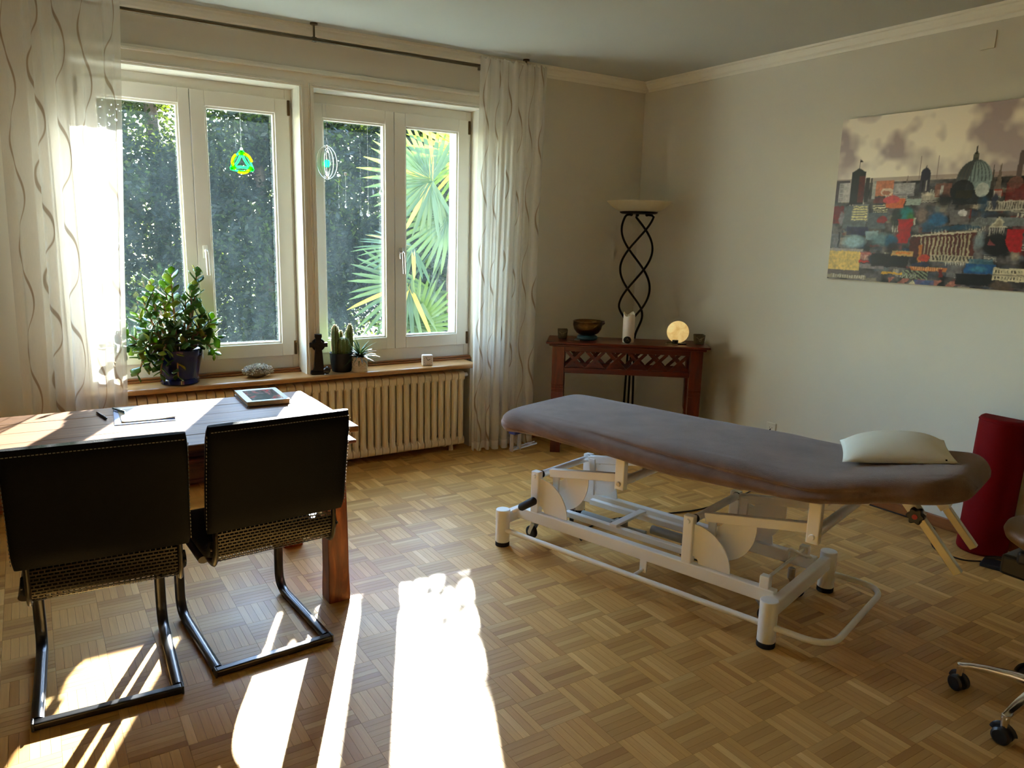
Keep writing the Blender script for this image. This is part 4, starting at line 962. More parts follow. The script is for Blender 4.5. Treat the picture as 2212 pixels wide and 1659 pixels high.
b = MB(); b.cyl((-0.018, -0.022, 0.010), (-0.018, -0.022, 0.030), 0.021, None, 24); b.build('tealight', M_BLACKP, sd, smooth=40, bevel=0.002)
b = MB(); b.box(-0.085, -0.002, -0.052, -0.040, 0.0, 0.006); b.build('metal_clip', M_STEEL, sd, bevel=0.001)
# incense stick on the table
b = MB(); p0 = Vector(con(0.15, 0.12)); p1 = Vector(con(0.235, 0.10)); md = (p0 + p1) / 2; b.tube([p0 - md + Vector((0, 0, 0.003)), p1 - md + Vector((0, 0, 0.003))], 0.003, 8)
o = b.build('incense_stick', plain('incense_brown', lin((120, 84, 56)), 0.8), None); o.location = md; tag(o, 'brown incense stick lying between stone cup and bowl cushion', 'incense stick')

# ---------------------------------------------------------------- torchiere floor lamp behind the console
M_IRON = plain('dark_iron', lin((30, 22, 18)), 0.45, 0.7, 0.15, 30)
LP = (3.88, 4.37, 0)
lp = thing('floor_lamp', 'floor lamp of three twisted dark iron rods with a frosted glass bowl', 'lamp', LP)
b = MB(); b.lathe([(0.0, 0.0), (0.135, 0.0), (0.137, 0.008), (0.12, 0.014), (0.0, 0.018)], 36); b.build('lamp_base', M_IRON, lp, smooth=40)
for k in range(3):
    pts = []
    a0 = 2 * PI * k / 3 + 0.35
    for i in range(97):
        z = 0.016 + (1.700 - 0.016) * i / 96
        if z < 0.80: r = 0.045 - 0.020 * (z / 0.80); a = a0 + 0.5
        else:
            f = (z - 0.80) / 0.90; r = 0.025 + 0.085 * min(1, math.sin(PI * min(f, 0.5) * 1.0 + 0.0)) if f < 0.5 else 0.110 + 0.012 * (f - 0.5) * 2
            r = 0.025 + (0.108 - 0.025) * ss(0, 0.28, f) + 0.012 * f; a = a0 + 0.5 + 2 * PI * 1.02 * f
        pts.append((r * math.cos(a), r * math.sin(a), z))
    e = Vector(pts[-1]); pts += [tuple(e * 1.0 + Vector((0, 0, 0.012)) - Vector((e.x, e.y, 0)) * 0.12), tuple(e + Vector((0, 0, 0.016)) - Vector((e.x, e.y, 0)) * 0.45)]
    b = MB(); b.tube(pts, 0.0085, 8); b.build('twisted_rod', M_IRON, lp, smooth=60)
    b = MB(); q = pts[-1]; b.ball((q[0], q[1], q[2]), 0.013, None, None, 10, 6); b.build('rod_end', M_IRON, lp, smooth=180)
b = MB(); b.lathe([(0.0, 1.722), (0.125, 1.722), (0.138, 1.728), (0.140, 1.736), (0.125, 1.738), (0.0, 1.738)], 40); b.build('lamp_plate', M_IRON, lp, smooth=40)
t = NT('frosted_glass_bowl'); n = t.noise(t.coord(), 9, 4); 
bc = t.ramp(n, [(0.3, lin((236, 228, 204))), (0.7, lin((246, 240, 220)))]); bb = t.pbsdf(bc, 0.35, 0, None, 0.5); bt = t.n('ShaderNodeBsdfTranslucent'); t.l(bc, bt.inputs[0]); bm_ = t.n('ShaderNodeMixShader'); bm_.inputs[0].default_value = 0.55; t.l(bb.outputs[0], bm_.inputs[1]); t.l(bt.outputs[0], bm_.inputs[2]); M_FROST = t.end(bm_)
b = MB(); b.lathe([(0.0, 1.738), (0.13, 1.739), (0.175, 1.756), (0.212, 1.782), (0.236, 1.806), (0.240, 1.812), (0.234, 1.813), (0.208, 1.790), (0.17, 1.764), (0.125, 1.748), (0.0, 1.746)], 56); b.build('lamp_shade', M_FROST, lp, smooth=180)
# ---------------------------------------------------------------- things on the window sill
def pot_lathe(prof, n=36): return MB().lathe(prof, n)
M_SOIL = plain('potting_soil', lin((44, 32, 24)), 0.95, 0, 0.4, 60, 0.8, 80)
M_BLUEP = plain('blue_glaze', lin((8, 20, 84)), 0.08, 0, 0.15, 6)
# jade plant
JP = (0.715, 4.755, ZS)
jp = thing('jade_plant', 'bushy jade plant in a glossy blue pot at the left end of the sill', 'plant', JP)
b = pot_lathe([(0.0, 0.0), (0.098, 0.0), (0.106, 0.006), (0.106, 0.030), (0.098, 0.036), (0.112, 0.090), (0.122, 0.135), (0.128, 0.165), (0.132, 0.172), (0.132, 0.205), (0.126, 0.208), (0.121, 0.200), (0.118, 0.17), (0.0, 0.168)], 44); b.build('pot', M_BLUEP, jp, smooth=50)
b = MB(); b.lathe([(0.0, 0.185), (0.119, 0.180)], 24); b.build('soil', M_SOIL, jp)
def jade_mat():
    t = NT('jade_leaf'); r = t.n('ShaderNodeObjectInfo').outputs['Random']; col = t.ramp(r, [(0.0, lin((44, 78, 40))), (0.7, lin((74, 112, 52))), (0.92, lin((128, 140, 52))), (1.0, lin((168, 160, 60)))])
    p_ = t.pbsdf(col, 0.22, 0, None, 0.5); tl = t.n('ShaderNodeBsdfTranslucent'); t.l(t.mix(0.4, col, (0.5, 0.8, 0.05, 1)), tl.inputs[0])
    mx = t.n('ShaderNodeMixShader'); mx.inputs[0].default_value = 0.28; t.l(p_.outputs[0], mx.inputs[1]); t.l(tl.outputs[0], mx.inputs[2]); return t.end(mx)
lf = MB(); ns, nr = 7, 8
for i in range(ns):
    f = i / (ns - 1); w = 0.40 * math.sin(PI * (0.06 + 0.94 * f) ** 1.35) + (0.05 if i == 0 else 0); w = max(w, 0.02); th = 0.075 * (1 - 0.5 * f) + 0.01
    for k in range(nr):
        a = 2 * PI * k / nr; lf.v.append((w * math.cos(a), f, th * math.sin(a) + 0.10 * f * f))
for i in range(ns - 1):
    for k in range(nr): lf.f.append((i * nr + k, i * nr + (k + 1) % nr, (i + 1) * nr + (k + 1) % nr, (i + 1) * nr + k))
lf.f += [tuple(range(nr - 1, -1, -1)), tuple((ns - 1) * nr + k for k in range(nr))]
ME_JL = lf.mesh('leaf', jade_mat(), 180); M_JSTEM = plain('jade_stem', lin((142, 108, 68)), 0.75, 0, 0.2, 30, 0.3, 60)
rj = random.Random(5); nleaf = 0
branches = [  # tip targets (dx,dy,dz) from the pot centre at soil level and leafiness
    ((-0.30, -0.02, 0.16), 11), ((-0.29, -0.03, 0.02), 10), ((-0.17, -0.03, 0.30), 12), ((-0.05, 0.0, 0.38), 12), ((0.09, -0.03, 0.38), 13), ((0.16, -0.03, 0.13), 9), ((-0.02, -0.02, 0.46), 15), ((0.125, 0.0, 0.47), 17), ((-0.13, -0.02, 0.34), 13), ((-0.20, 0.0, 0.22), 12), ((-0.07, -0.04, 0.30), 12),
    ((0.05, -0.03, 0.30), 11), ((0.19, -0.02, 0.19), 12), ((0.13, -0.05, 0.22), 11), ((-0.02, -0.08, 0.16), 9), ((-0.20, -0.09, 0.02), 12), ((-0.12, -0.12, -0.10), 11), ((-0.06, -0.09, 0.10), 10), ((-0.16, -0.07, 0.12), 11),
    ((-0.22, -0.03, 0.05), 11), ((0.04, -0.10, 0.05), 9), ((0.20, 0.0, -0.02), 10), ((-0.17, -0.08, -0.05), 11), ((-0.10, -0.11, 0.00), 9), ((-0.03, -0.14, -0.12), 9), ((-0.23, -0.05, -0.11), 9), ((0.215, -0.03, 0.08), 9), ((-0.13, 0.0, 0.42), 9)]
for (tip, nlv) in branches:
    tip = Vector(tip); base = Vector((tip.x * 0.22, tip.y * 0.2, 0.0)); S0 = Vector((0, 0, 0.182))
    mid = base.lerp(tip, 0.5) + Vector((tip.x * 0.12, -0.01, 0.06 if tip.z < 0.15 else 0.01))
    path = [p + S0 for p in bez([base, mid, tip], 7)]
    path = [Vector((p.x, p.y, max(p.z, 0.02))) for p in path]
    st = MB(); st.tube(path, [0.010 - 0.0065 * i / (len(path) - 1) for i in range(len(path))], 7); so_ = st.build('stem', M_JSTEM, jp, smooth=60)
    for k in range(nlv):
        f = 0.22 + 0.78 * k / (nlv - 1); i = min(int(f * (len(path) - 1)), len(path) - 2); p = path[i].lerp(path[i + 1], f * (len(path) - 1) - i)
        td = (path[i + 1] - path[i]).normalized(); az = k * 2.4 + rj.uniform(-0.4, 0.4); e1 = td.cross(Vector((0.3, 1, 0.2))).normalized(); e2 = td.cross(e1)
        out = e1 * math.cos(az) + e2 * math.sin(az); up = 0.30 + 0.9 * (f - 0.3)
        if p.y + JP[1] + out.y * 0.05 > 4.83: out.y = -abs(out.y)
        d = (out + td * up + Vector((0, 0, 0.15))).normalized(); s_ = rj.uniform(0.056, 0.084) * (1.0 if f < 0.9 else 0.75)
        Mx = frame(d, td).to_4x4() @ Matrix.Diagonal((s_, s_, s_, 1)); Mx.translation = p
        inst(ME_JL, 'leaf', jp, Mx); nleaf += 1

assert nleaf <= 345, nleaf
# quartz cluster
def quartz_mat():
    t = NT('quartz_crystal'); n = t.noise(t.coord(), 60, 3)
    return t.end(t.pbsdf(t.ramp(n, [(0.3, lin((150, 148, 136))), (0.7, lin((226, 224, 214)))]), 0.12, 0, None, 0.7))
qz = thing('quartz_cluster', 'spiky grey-white quartz crystal cluster lying on the sill', 'crystal', (1.165, 4.752, ZS), 0.05)
rq = random.Random(2)
b = MB(); b.ball((0, 0, 0.036), 0.086, 0.044, 0.036, 20, 10); b.v = [tuple(Vector(p) * (1 + 0.10 * mnoise.noise(Vector(p) * 30))) for p in b.v]; b.v = [(p[0], p[1], max(p[2], 0)) for p in b.v]; b.build('rock_core', plain('quartz_rock', lin((150, 144, 126)), 0.7, 0, 0.2, 60, 0.5, 90), qz, smooth=180)
b = MB()
for k in range(420):
    a = rq.uniform(0, 2 * PI); zz = rq.uniform(-0.35, 1); rr = math.sqrt(max(0, 1 - zz * zz)); n_ = Vector((rr * math.cos(a), rr * math.sin(a), zz))
    p = Vector((n_.x * 0.084, n_.y * 0.043, 0.036 + n_.z * 0.035)); 
    if p.z < 0.012: continue
    d = (n_ + Vector((rq.uniform(-.4, .4), rq.uniform(-.4, .4), rq.uniform(-.2, .5)))).normalized(); L = rq.uniform(0.008, 0.02); w = rq.uniform(0.0016, 0.0034)
    b.tube([p, p + d * L * 0.75, p + d * L], [w, w, 0.0001], 5)
o = b.build('crystal_points', quartz_mat(), qz); o['kind'] = 'stuff'

# black stone celtic cross
cr = thing('stone_cross', 'black stone ringed cross standing before the window post', 'cross', (1.532, 4.690, ZS), math.radians(-12))
M_BSTONE = plain('black_basalt', lin((7, 9, 13)), 0.4, 0, 0.25, 30, 0.2, 70, 0.25)
poly = [(-0.050, 0.0), (0.050, 0.0), (0.048, 0.012), (0.036, 0.024), (0.030, 0.045), (0.0225, 0.14), (0.0195, 0.168), (0.028, 0.176), (0.056, 0.176), (0.056, 0.204), (0.028, 0.202), (0.0165, 0.212), (0.0185, 0.236), (0.022, 0.238), (0.022, 0.258), (-0.022, 0.258), (-0.022, 0.238), (-0.0185, 0.236), (-0.0165, 0.212), (-0.028, 0.202), (-0.056, 0.204), (-0.056, 0.176), (-0.028, 0.176), (-0.0195, 0.168), (-0.0225, 0.14), (-0.030, 0.045), (-0.036, 0.024), (-0.048, 0.012)]
b = MB(); b.prism(poly, -0.016, 0.016, lambda p_, q_, a: (p_, a, q_)); b.build('cross_body', M_BSTONE, cr, bevel=0.004)
b = MB(); ring = [(0.036 * math.cos(2 * PI * k / 28), 0, 0.190 + 0.036 * math.sin(2 * PI * k / 28)) for k in range(28)]; b.tube(ring, 0.007, 8, closed=True); b.build('cross_ring', M_BSTONE, cr, smooth=60)
b = MB(); b.box(-0.052, 0.052, -0.028, 0.028, 0, 0.022); b.build('plinth', M_BSTONE, cr, bevel=0.006)
b = MB(); b.ball((0, 0, 0.030), 0.024, None, None, 24, 14)
t = NT('smoky_glass_ball'); gb = t.pbsdf((0.10, 0.10, 0.11, 1), 0.02, 0, None, 0.6); gb.inputs['Transmission Weight'].default_value = 0.6; n = t.noise(t.coord(), 40, 2); t.l(t.ramp(n, [(0.3, (0.05, 0.05, 0.06, 1)), (0.7, (0.16, 0.16, 0.17, 1))]), gb.inputs['Base Color'])
o = thing('glass_ball', 'small smoky glass ball on a ring at the foot of the black cross', 'glass ball', (1.568, 4.645, ZS))
b.build('ball', t.end(gb), o, smooth=180)
b = MB(); rg_ = [(0.012 * math.cos(2 * PI * k / 20), 0.012 * math.sin(2 * PI * k / 20), 0.004) for k in range(20)]; b.tube(rg_, 0.004, 8, closed=True); b.build('ring_stand', plain('clear_ring', lin((170, 176, 178)), 0.1), o, smooth=60)

# cactus in a black pot
cc = thing('cactus', 'ribbed columnar cactus group in a black pot on the sill', 'cactus', (1.700, 4.735, ZS))
b = pot_lathe([(0.0, 0.0), (0.058, 0.0), (0.063, 0.006), (0.072, 0.06), (0.076, 0.110), (0.0765, 0.124), (0.071, 0.124), (0.070, 0.10), (0.0, 0.098)], 36); b.build('pot', plain('black_pot_matt', lin((18, 19, 22)), 0.55, 0, 0.1), cc, smooth=50)
b = MB(); b.lathe([(0.0, 0.112), (0.069, 0.108)], 20); b.build('soil', M_SOIL, cc)
M_CACT = plain('cactus_skin', lin((84, 104, 52)), 0.5, 0, 0.15, 30, Subsurface_Weight=0.1); t = NT('cactus_spine'); r_ = t.n('ShaderNodeNewGeometry').outputs['Random Per Island']
sp_b = t.pbsdf(t.ramp(r_, [(0, lin((214, 196, 120))), (1, lin((240, 230, 180)))]), 0.5); tl = t.n('ShaderNodeBsdfTranslucent'); tl.inputs[0].default_value = (0.95, 0.88, 0.5, 1); mx = t.n('ShaderNodeMixShader'); mx.inputs[0].default_value = 0.6; t.l(sp_b.outputs[0], mx.inputs[1]); t.l(tl.outputs[0], mx.inputs[2]); M_SPINE = t.end(mx)
rc = random.Random(4)
for (x, y, r, h, nrib) in ((-0.042, -0.005, 0.024, 0.205, 9), (0.004, -0.018, 0.042, 0.125, 12), (0.000, 0.010, 0.016, 0.165, 8), (0.050, 0.012, 0.018, 0.170, 8), (0.078, 0.016, 0.0195, 0.205, 9)):
    if x > 0.06: x = 0.066
    cb = MB(); nu = nrib * 4; nv = 14
    def cf(u, v):
        a = 2 * PI * u; k = math.sqrt(max(0, 1 - max(0, (v - 0.80) / 0.20) ** 2)) * (0.80 + 0.20 * math.sin(PI * min(1, v * 1.1)))
        rr = r * k * (1 + 0.13 * math.cos(nrib * a)); return (x + rr * math.cos(a), y + rr * math.sin(a), 0.105 + h * v)
    cb.grid(cf, nu, nv, True); co_ = cb.build('cactus_stem', M_CACT, cc, smooth=180)
    sp_ = MB()
    for k in range(nrib):
        for j in range(int(h / 0.010)):
            v = (j + 0.5) / int(h / 0.010); a = 2 * PI * k / nrib; q = Vector(cf(k / nrib, v)); n_ = Vector((math.cos(a), math.sin(a), 0.5 if v > 0.85 else 0.05))
            for _ in range(4):
                d = (n_ + Vector((rc.uniform(-.8, .8), rc.uniform(-.8, .8), rc.uniform(-.6, .9)))).normalized(); L = rc.uniform(0.005, 0.010)
                e = d.cross(Vector((0, 0, 1))).normalized() * 0.0005
                sp_.add([q - e, q + e, q + d * L], [(0, 1, 2)])
    so_ = sp_.build('spines', M_SPINE, co_); so_['kind'] = 'stuff'
# spiky succulent in a white patterned pot
sc_ = thing('spiky_succulent', 'spiky dark green succulent in a small cream pot with diamond pattern', 'plant', (1.800, 4.672, ZS))
M_CREAMP = plain('cream_ceramic', lin((206, 190, 160)), 0.7, 0, 0.04, 20)
b = pot_lathe([(0.0, 0.0), (0.046, 0.0), (0.050, 0.004), (0.0505, 0.10), (0.047, 0.10), (0.046, 0.085), (0.0, 0.084)], 32); pt_ = b.build('pot', M_CREAMP, sc_, smooth=50)
b = MB()
for z in (0.012, 0.020, 0.032, 0.070, 0.080, 0.088): b.tube([(0.0506 * math.cos(2 * PI * k / 32), 0.0506 * math.sin(2 * PI * k / 32), z) for k in range(32)], 0.0011, 5, closed=True)
for s_ in (1, -1):
    b.tube([(0.0508 * math.cos(2 * PI * k / 64), 0.0508 * math.sin(2 * PI * k / 64), 0.051 + s_ * 0.015 * (1 - 2 * abs((k / 8) % 1 - 0.5)) * (1 if (k // 8) % 2 else -1)) for k in range(64)], 0.0014, 5, closed=True)
b.build('relief_pattern', plain('cream_relief', lin((236, 226, 204)), 0.7), pt_, smooth=60)
b = MB(); b.lathe([(0.0, 0.092), (0.046, 0.090)], 20); b.build('soil', M_SOIL, sc_)
sl_ = MB()
for i in range(6):
    f = i / 5; w = 0.055 * (1 - f) ** 0.7 + 0.002; dz = -0.35 * f * f
    sl_.v += [(-w, f, dz + w * 0.5), (0, f, dz - w * 0.4), (w, f, dz + w * 0.5), (0, f, dz + w * 0.2)]
for i in range(5):
    for k in range(4): sl_.f.append((4 * i + k, 4 * i + (k + 1) % 4, 4 * i + 4 + (k + 1) % 4, 4 * i + 4 + k))
sl_.f.append((3, 2, 1, 0)); ME_SL = sl_.mesh('leaf', leaf_mat('succulent_leaf', lin((26, 54, 34)), lin((56, 90, 56)), 0.15, 0.3), 180)
rs = random.Random(8)
for k in range(64):
    az = k * 2.39996; el = math.radians(85 - 95 * (k / 64) ** 0.8); d = Vector((math.cos(az) * math.cos(el), math.sin(az) * math.cos(el), math.sin(el)))
    if d.y > 0.6: d.y *= 0.7
    L = rs.uniform(0.095, 0.140); Mx = frame(d, (0, 0, 1) if el < 1.3 else (1, 0, 0)).to_4x4() @ Matrix.Diagonal((L, L, L, 1)); Mx.translation = (0, 0, 0.092 + 0.012 * (1 - k / 64)); inst(ME_SL, 'leaf', sc_, Mx)
# alarm clock
ck = thing('alarm_clock', 'small white square alarm clock with rounded corners on the sill', 'clock', (2.305, 4.700, ZS), math.radians(-16))
M_CLK = plain('clock_white', lin((232, 226, 222)), 0.35, 0, 0.01)
b = MB(); b.box(-0.038, 0.038, -0.022, 0.022, 0, 0.076); b.build('clock_case', M_CLK, ck, bevel=0.009, seg=4)
b = MB(); b.box(-0.031, 0.031, -0.0228, -0.0215, 0.007, 0.069); b.build('clock_face', plain('clock_dial', lin((222, 214, 214)), 0.3), ck, bevel=0.0004)
ct = (0.0, 0.038)
for (ang, L, w) in ((math.radians(62), 0.020, 0.0034), (math.radians(-28), 0.027, 0.0026)):
    b = MB(); b.bar((0, -0.0238, ct[1]), (0.0 + L * math.sin(-ang) * -1, -0.0238, ct[1] + L * math.cos(ang)), 0.001, w, (0, 0, 1) if abs(math.sin(ang)) > 0.9 else (1, 0, 0)); b.build('clock_hand', M_BLACKP, ck)
def text(name, s_, size, M, mat, parent, ext=0.0003):
    cu_ = bpy.data.curves.new(name, 'FONT'); cu_.body = s_; cu_.size = size; cu_.align_x = 'CENTER'; cu_.align_y = 'CENTER'; cu_.extrude = ext
    cu_.materials.append(mat); tmp = bpy.data.objects.new(name, cu_); COL.objects.link(tmp); bpy.context.view_layer.update()
    me = bpy.data.meshes.new_from_object(tmp.evaluated_get(bpy.context.evaluated_depsgraph_get())); bpy.data.objects.remove(tmp)
    if not me.materials: me.materials.append(mat)
    o = bpy.data.objects.new(name, me); COL.objects.link(o); o.parent = parent; o.matrix_basis = M; return o
for k in range(1, 13):
    a = 2 * PI * k / 12; x, z = 0.0245 * max(-1, min(1, 1.12 * math.sin(a))), 0.0245 * max(-1, min(1, 1.12 * math.cos(a)))
    M_ = Matrix.Rotation(PI / 2, 4, 'X'); M_.translation = (x, -0.0231, ct[1] + z); text('numeral', str(k), 0.0085, M_, M_BLACKP, ck)

# ---------------------------------------------------------------- hanging ornaments in the windows
t = NT('nylon_thread'); M_THREAD = t.end(t.pbsdf(t.ramp(t.noise(t.coord(), 30, 1), [(0.3, (0.7, 0.72, 0.74, 1)), (0.7, (0.85, 0.87, 0.9, 1))]), 0.2))
HY = 4.852
def stained(name, c):
    t = NT(name); n = t.noise(t.coord(), 25, 3); col = t.ramp(n, [(0.3, scale_c(c, 0.85)), (0.7, c)])
    tl = t.n('ShaderNodeBsdfTranslucent'); t.l(col, tl.inputs[0]); tr = t.n('ShaderNodeBsdfTransparent'); t.l(col, tr.inputs[0]); gl = t.n('ShaderNodeBsdfGlossy'); gl.inputs['Roughness'].default_value = 0.1
    a = t.n('ShaderNodeMixShader'); a.inputs[0].default_value = 0.5; t.l(tl.outputs[0], a.inputs[1]); t.l(tr.outputs[0], a.inputs[2])
    b = t.n('ShaderNodeMixShader'); b.inputs[0].default_value = 0.06; t.l(a.outputs[0], b.inputs[1]); t.l(gl.outputs[0], b.inputs[2]); return t.end(b)
M_SGREEN = stained('stained_green', (0.10, 0.85, 0.25, 1)); M_SYEL = stained('stained_yellow', (0.95, 0.90, 0.05, 1)); M_SCLEAR = stained('stained_clear', (0.8, 0.9, 0.9, 1))
tq = thing('knot_suncatcher', 'green and yellow stained-glass knot ornament hanging in the left window', 'suncatcher', (1.146, HY, 1.93))
b = MB(); b.tube([(0, 0, 0.078), (0, 0.0, 0.33)], 0.0007, 5); b.build('thread', M_THREAD, tq)
b = MB(); b.ball((0, 0, 0.080), 0.009, 0.005, 0.010, 12, 8); b.build('suction_hook', M_SCLEAR, tq, smooth=180)
def ribbon(path, w, y0, th):
    m = MB(); P = [Vector((p[0], 0, p[1])) for p in path]; n = len(P); vs = []
    for i in range(n):
        d = (P[min(i + 1, n - 1)] - P[max(i - 1, 0)]).normalized(); nn = Vector((-d.z, 0, d.x))
        for (sw_, yy) in ((-w, y0), (w, y0), (w, y0 + th), (-w, y0 + th)): vs.append(P[i] + nn * sw_ + Vector((0, yy, 0)))
    fs = [(4 * i + k, 4 * i + (k + 1) % 4, 4 * i + 4 + (k + 1) % 4, 4 * i + 4 + k) for i in range(n - 1) for k in range(4)] + [(3, 2, 1, 0), (4 * n - 4, 4 * n - 3, 4 * n - 2, 4 * n - 1)]
    return m.add(vs, fs)
M_LEAD = plain('lead_line', (0.03, 0.04, 0.03), 0.5)
for k in range(3):
    a0 = PI / 2 + 2 * PI * k / 3; c_ = Vector((0.044 * math.cos(a0 + PI), 0.044 * math.sin(a0 + PI))); R_ = 0.080
    arc = [(c_.x * 0.55 + R_ * 0.86 * math.cos(a0 + th), c_.y * 0.55 + R_ * 0.86 * math.sin(a0 + th)) for th in [math.radians(-78 + 156 * i / 22) for i in range(23)]]
    arc2 = [(x * 0.92, z * 0.92) for x, z in arc]
    p1 = Vector((0.076 * math.cos(a0), 0.076 * math.sin(a0))); 
    for (q, sgn) in ((a0 + 2 * PI / 3, 1),):
        p2 = Vector((0.076 * math.cos(q), 0.076 * math.sin(q))); md = (p1 + p2) / 2; md = md * 0.25
        path = [((1 - t_) ** 2 * p1.x + 2 * t_ * (1 - t_) * md.x + t_ * t_ * p2.x, (1 - t_) ** 2 * p1.y + 2 * t_ * (1 - t_) * md.y + t_ * t_ * p2.y) for t_ in [i / 14 for i in range(15)]]
        md2 = (p1 + p2) / 2 * 1.5
        path2 = [((1 - t_) ** 2 * p1.x + 2 * t_ * (1 - t_) * md2.x + t_ * t_ * p2.x, (1 - t_) ** 2 * p1.y + 2 * t_ * (1 - t_) * md2.y + t_ * t_ * p2.y) for t_ in [i / 14 for i in range(15)]]
        ribbon(path, 0.0075, 0.000, 0.002).build('green_band', M_SGREEN, tq); ribbon(path2, 0.0055, 0.001, 0.002).build('green_band', M_SGREEN, tq)
        ribbon([(x * 1.0, z) for x, z in path], 0.0012, -0.0006, 0.0005).build('lead_line', M_LEAD, tq)
ringp = [(0.056 * math.cos(2 * PI * i / 40), 0.056 * math.sin(2 * PI * i / 40)) for i in range(41)]
for k in range(3):
    seg = ringp[(k * 13 + 1):(k * 13 + 1 + 12)]
    ribbon(seg, 0.009, -0.004, 0.002).build('yellow_band', M_SYEL, tq)
    for s_ in (0.84, 1.16): ribbon([(x * s_ , z * s_) for x, z in seg], 0.0010, -0.0048, 0.0008).build('lead_line', M_LEAD, tq)
sp = thing('wind_spinner', 'round wire spinner with green glass ball hanging in the right window', 'wind spinner', (1.668, 4.845, 1.968), math.radians(25))
M_WIRE = plain('spinner_steel', (0.45, 0.44, 0.42), 0.3, 1.0)
for k, r in enumerate((0.102, 0.094, 0.085, 0.076, 0.066)):
    th = math.radians(16 * k); b = MB()
    b.tube([(r * 0.86 * math.cos(a) * math.cos(th), r * 0.86 * math.cos(a) * math.sin(th), r * math.sin(a)) for a in [2 * PI * i / 48 for i in range(48)]], 0.0022, 6, closed=True, flat=1.0); b.build('wire_ring', M_WIRE, sp, smooth=60)
for z in (0.096, -0.096): b = MB(); b.box(-0.006, 0.006, -0.003, 0.003, z - 0.022 if z > 0 else z - 0.010, z + 0.010 if z > 0 else z + 0.022); b.build('hub', M_WIRE, sp, bevel=0.002)
b = MB(); b.ball((0, 0, -0.006), 0.024, None, None, 20, 12); b.build('glass_ball', stained('spinner_green_glass', (0.08, 0.85, 0.45, 1)), sp, smooth=180)
b = MB(); b.tube([(-0.012, 0, 0.104), (0, 0, 0.15), (0.012, 0, 0.104)], 0.0008, 5); b.tube([(0, 0, 0.15), (0, 0, 0.36)], 0.0008, 5); b.build('thread', M_THREAD, sp)
t = NT('cut_crystal'); cg = t.pbsdf(t.ramp(t.noise(t.coord(), 50, 2), [(0.3, (0.9, 0.93, 1, 1)), (0.7, (1, 1, 1, 1))]), 0.02, 0, None, 0.8); cg.inputs['Transmission Weight'].default_value = 0.7; M_CRYS = t.end(cg)
for (x, zb_, zt_, r, lab) in ((1.945, 1.640, 2.24, 0.014, 'drop-shaped crystal on a thread, the larger one in the right window'), (2.035, 1.785, 2.24, 0.013, 'drop-shaped crystal on a thread beside the middle stile of right window'), (1.792, 1.690, 1.905, 0.009, 'tiny crystal bead on a thread below a small white square')):
    h_ = thing('hanging_crystal', lab, 'crystal', (x, HY, zb_), 0, 'hanging crystals')
    b = MB(); b.lathe([(0.0001, 0.0), (r * 0.75, r * 0.5), (r, r * 1.3), (r * 0.55, r * 2.6), (0.0001, r * 3.8)], 8); b.build('crystal_drop', M_CRYS, h_)
    b = MB(); b.tube([(0, 0, r * 3.6), (0, 0, zt_ - zb_)], 0.0006, 5); b.build('thread', M_THREAD, h_)
    if r < 0.01:
        b = MB(); b.box(-0.009, 0.009, -0.002, 0.002, zt_ - zb_ - 0.009, zt_ - zb_ + 0.009); b.build('square_hook', M_WHITEM, h_, bevel=0.002)
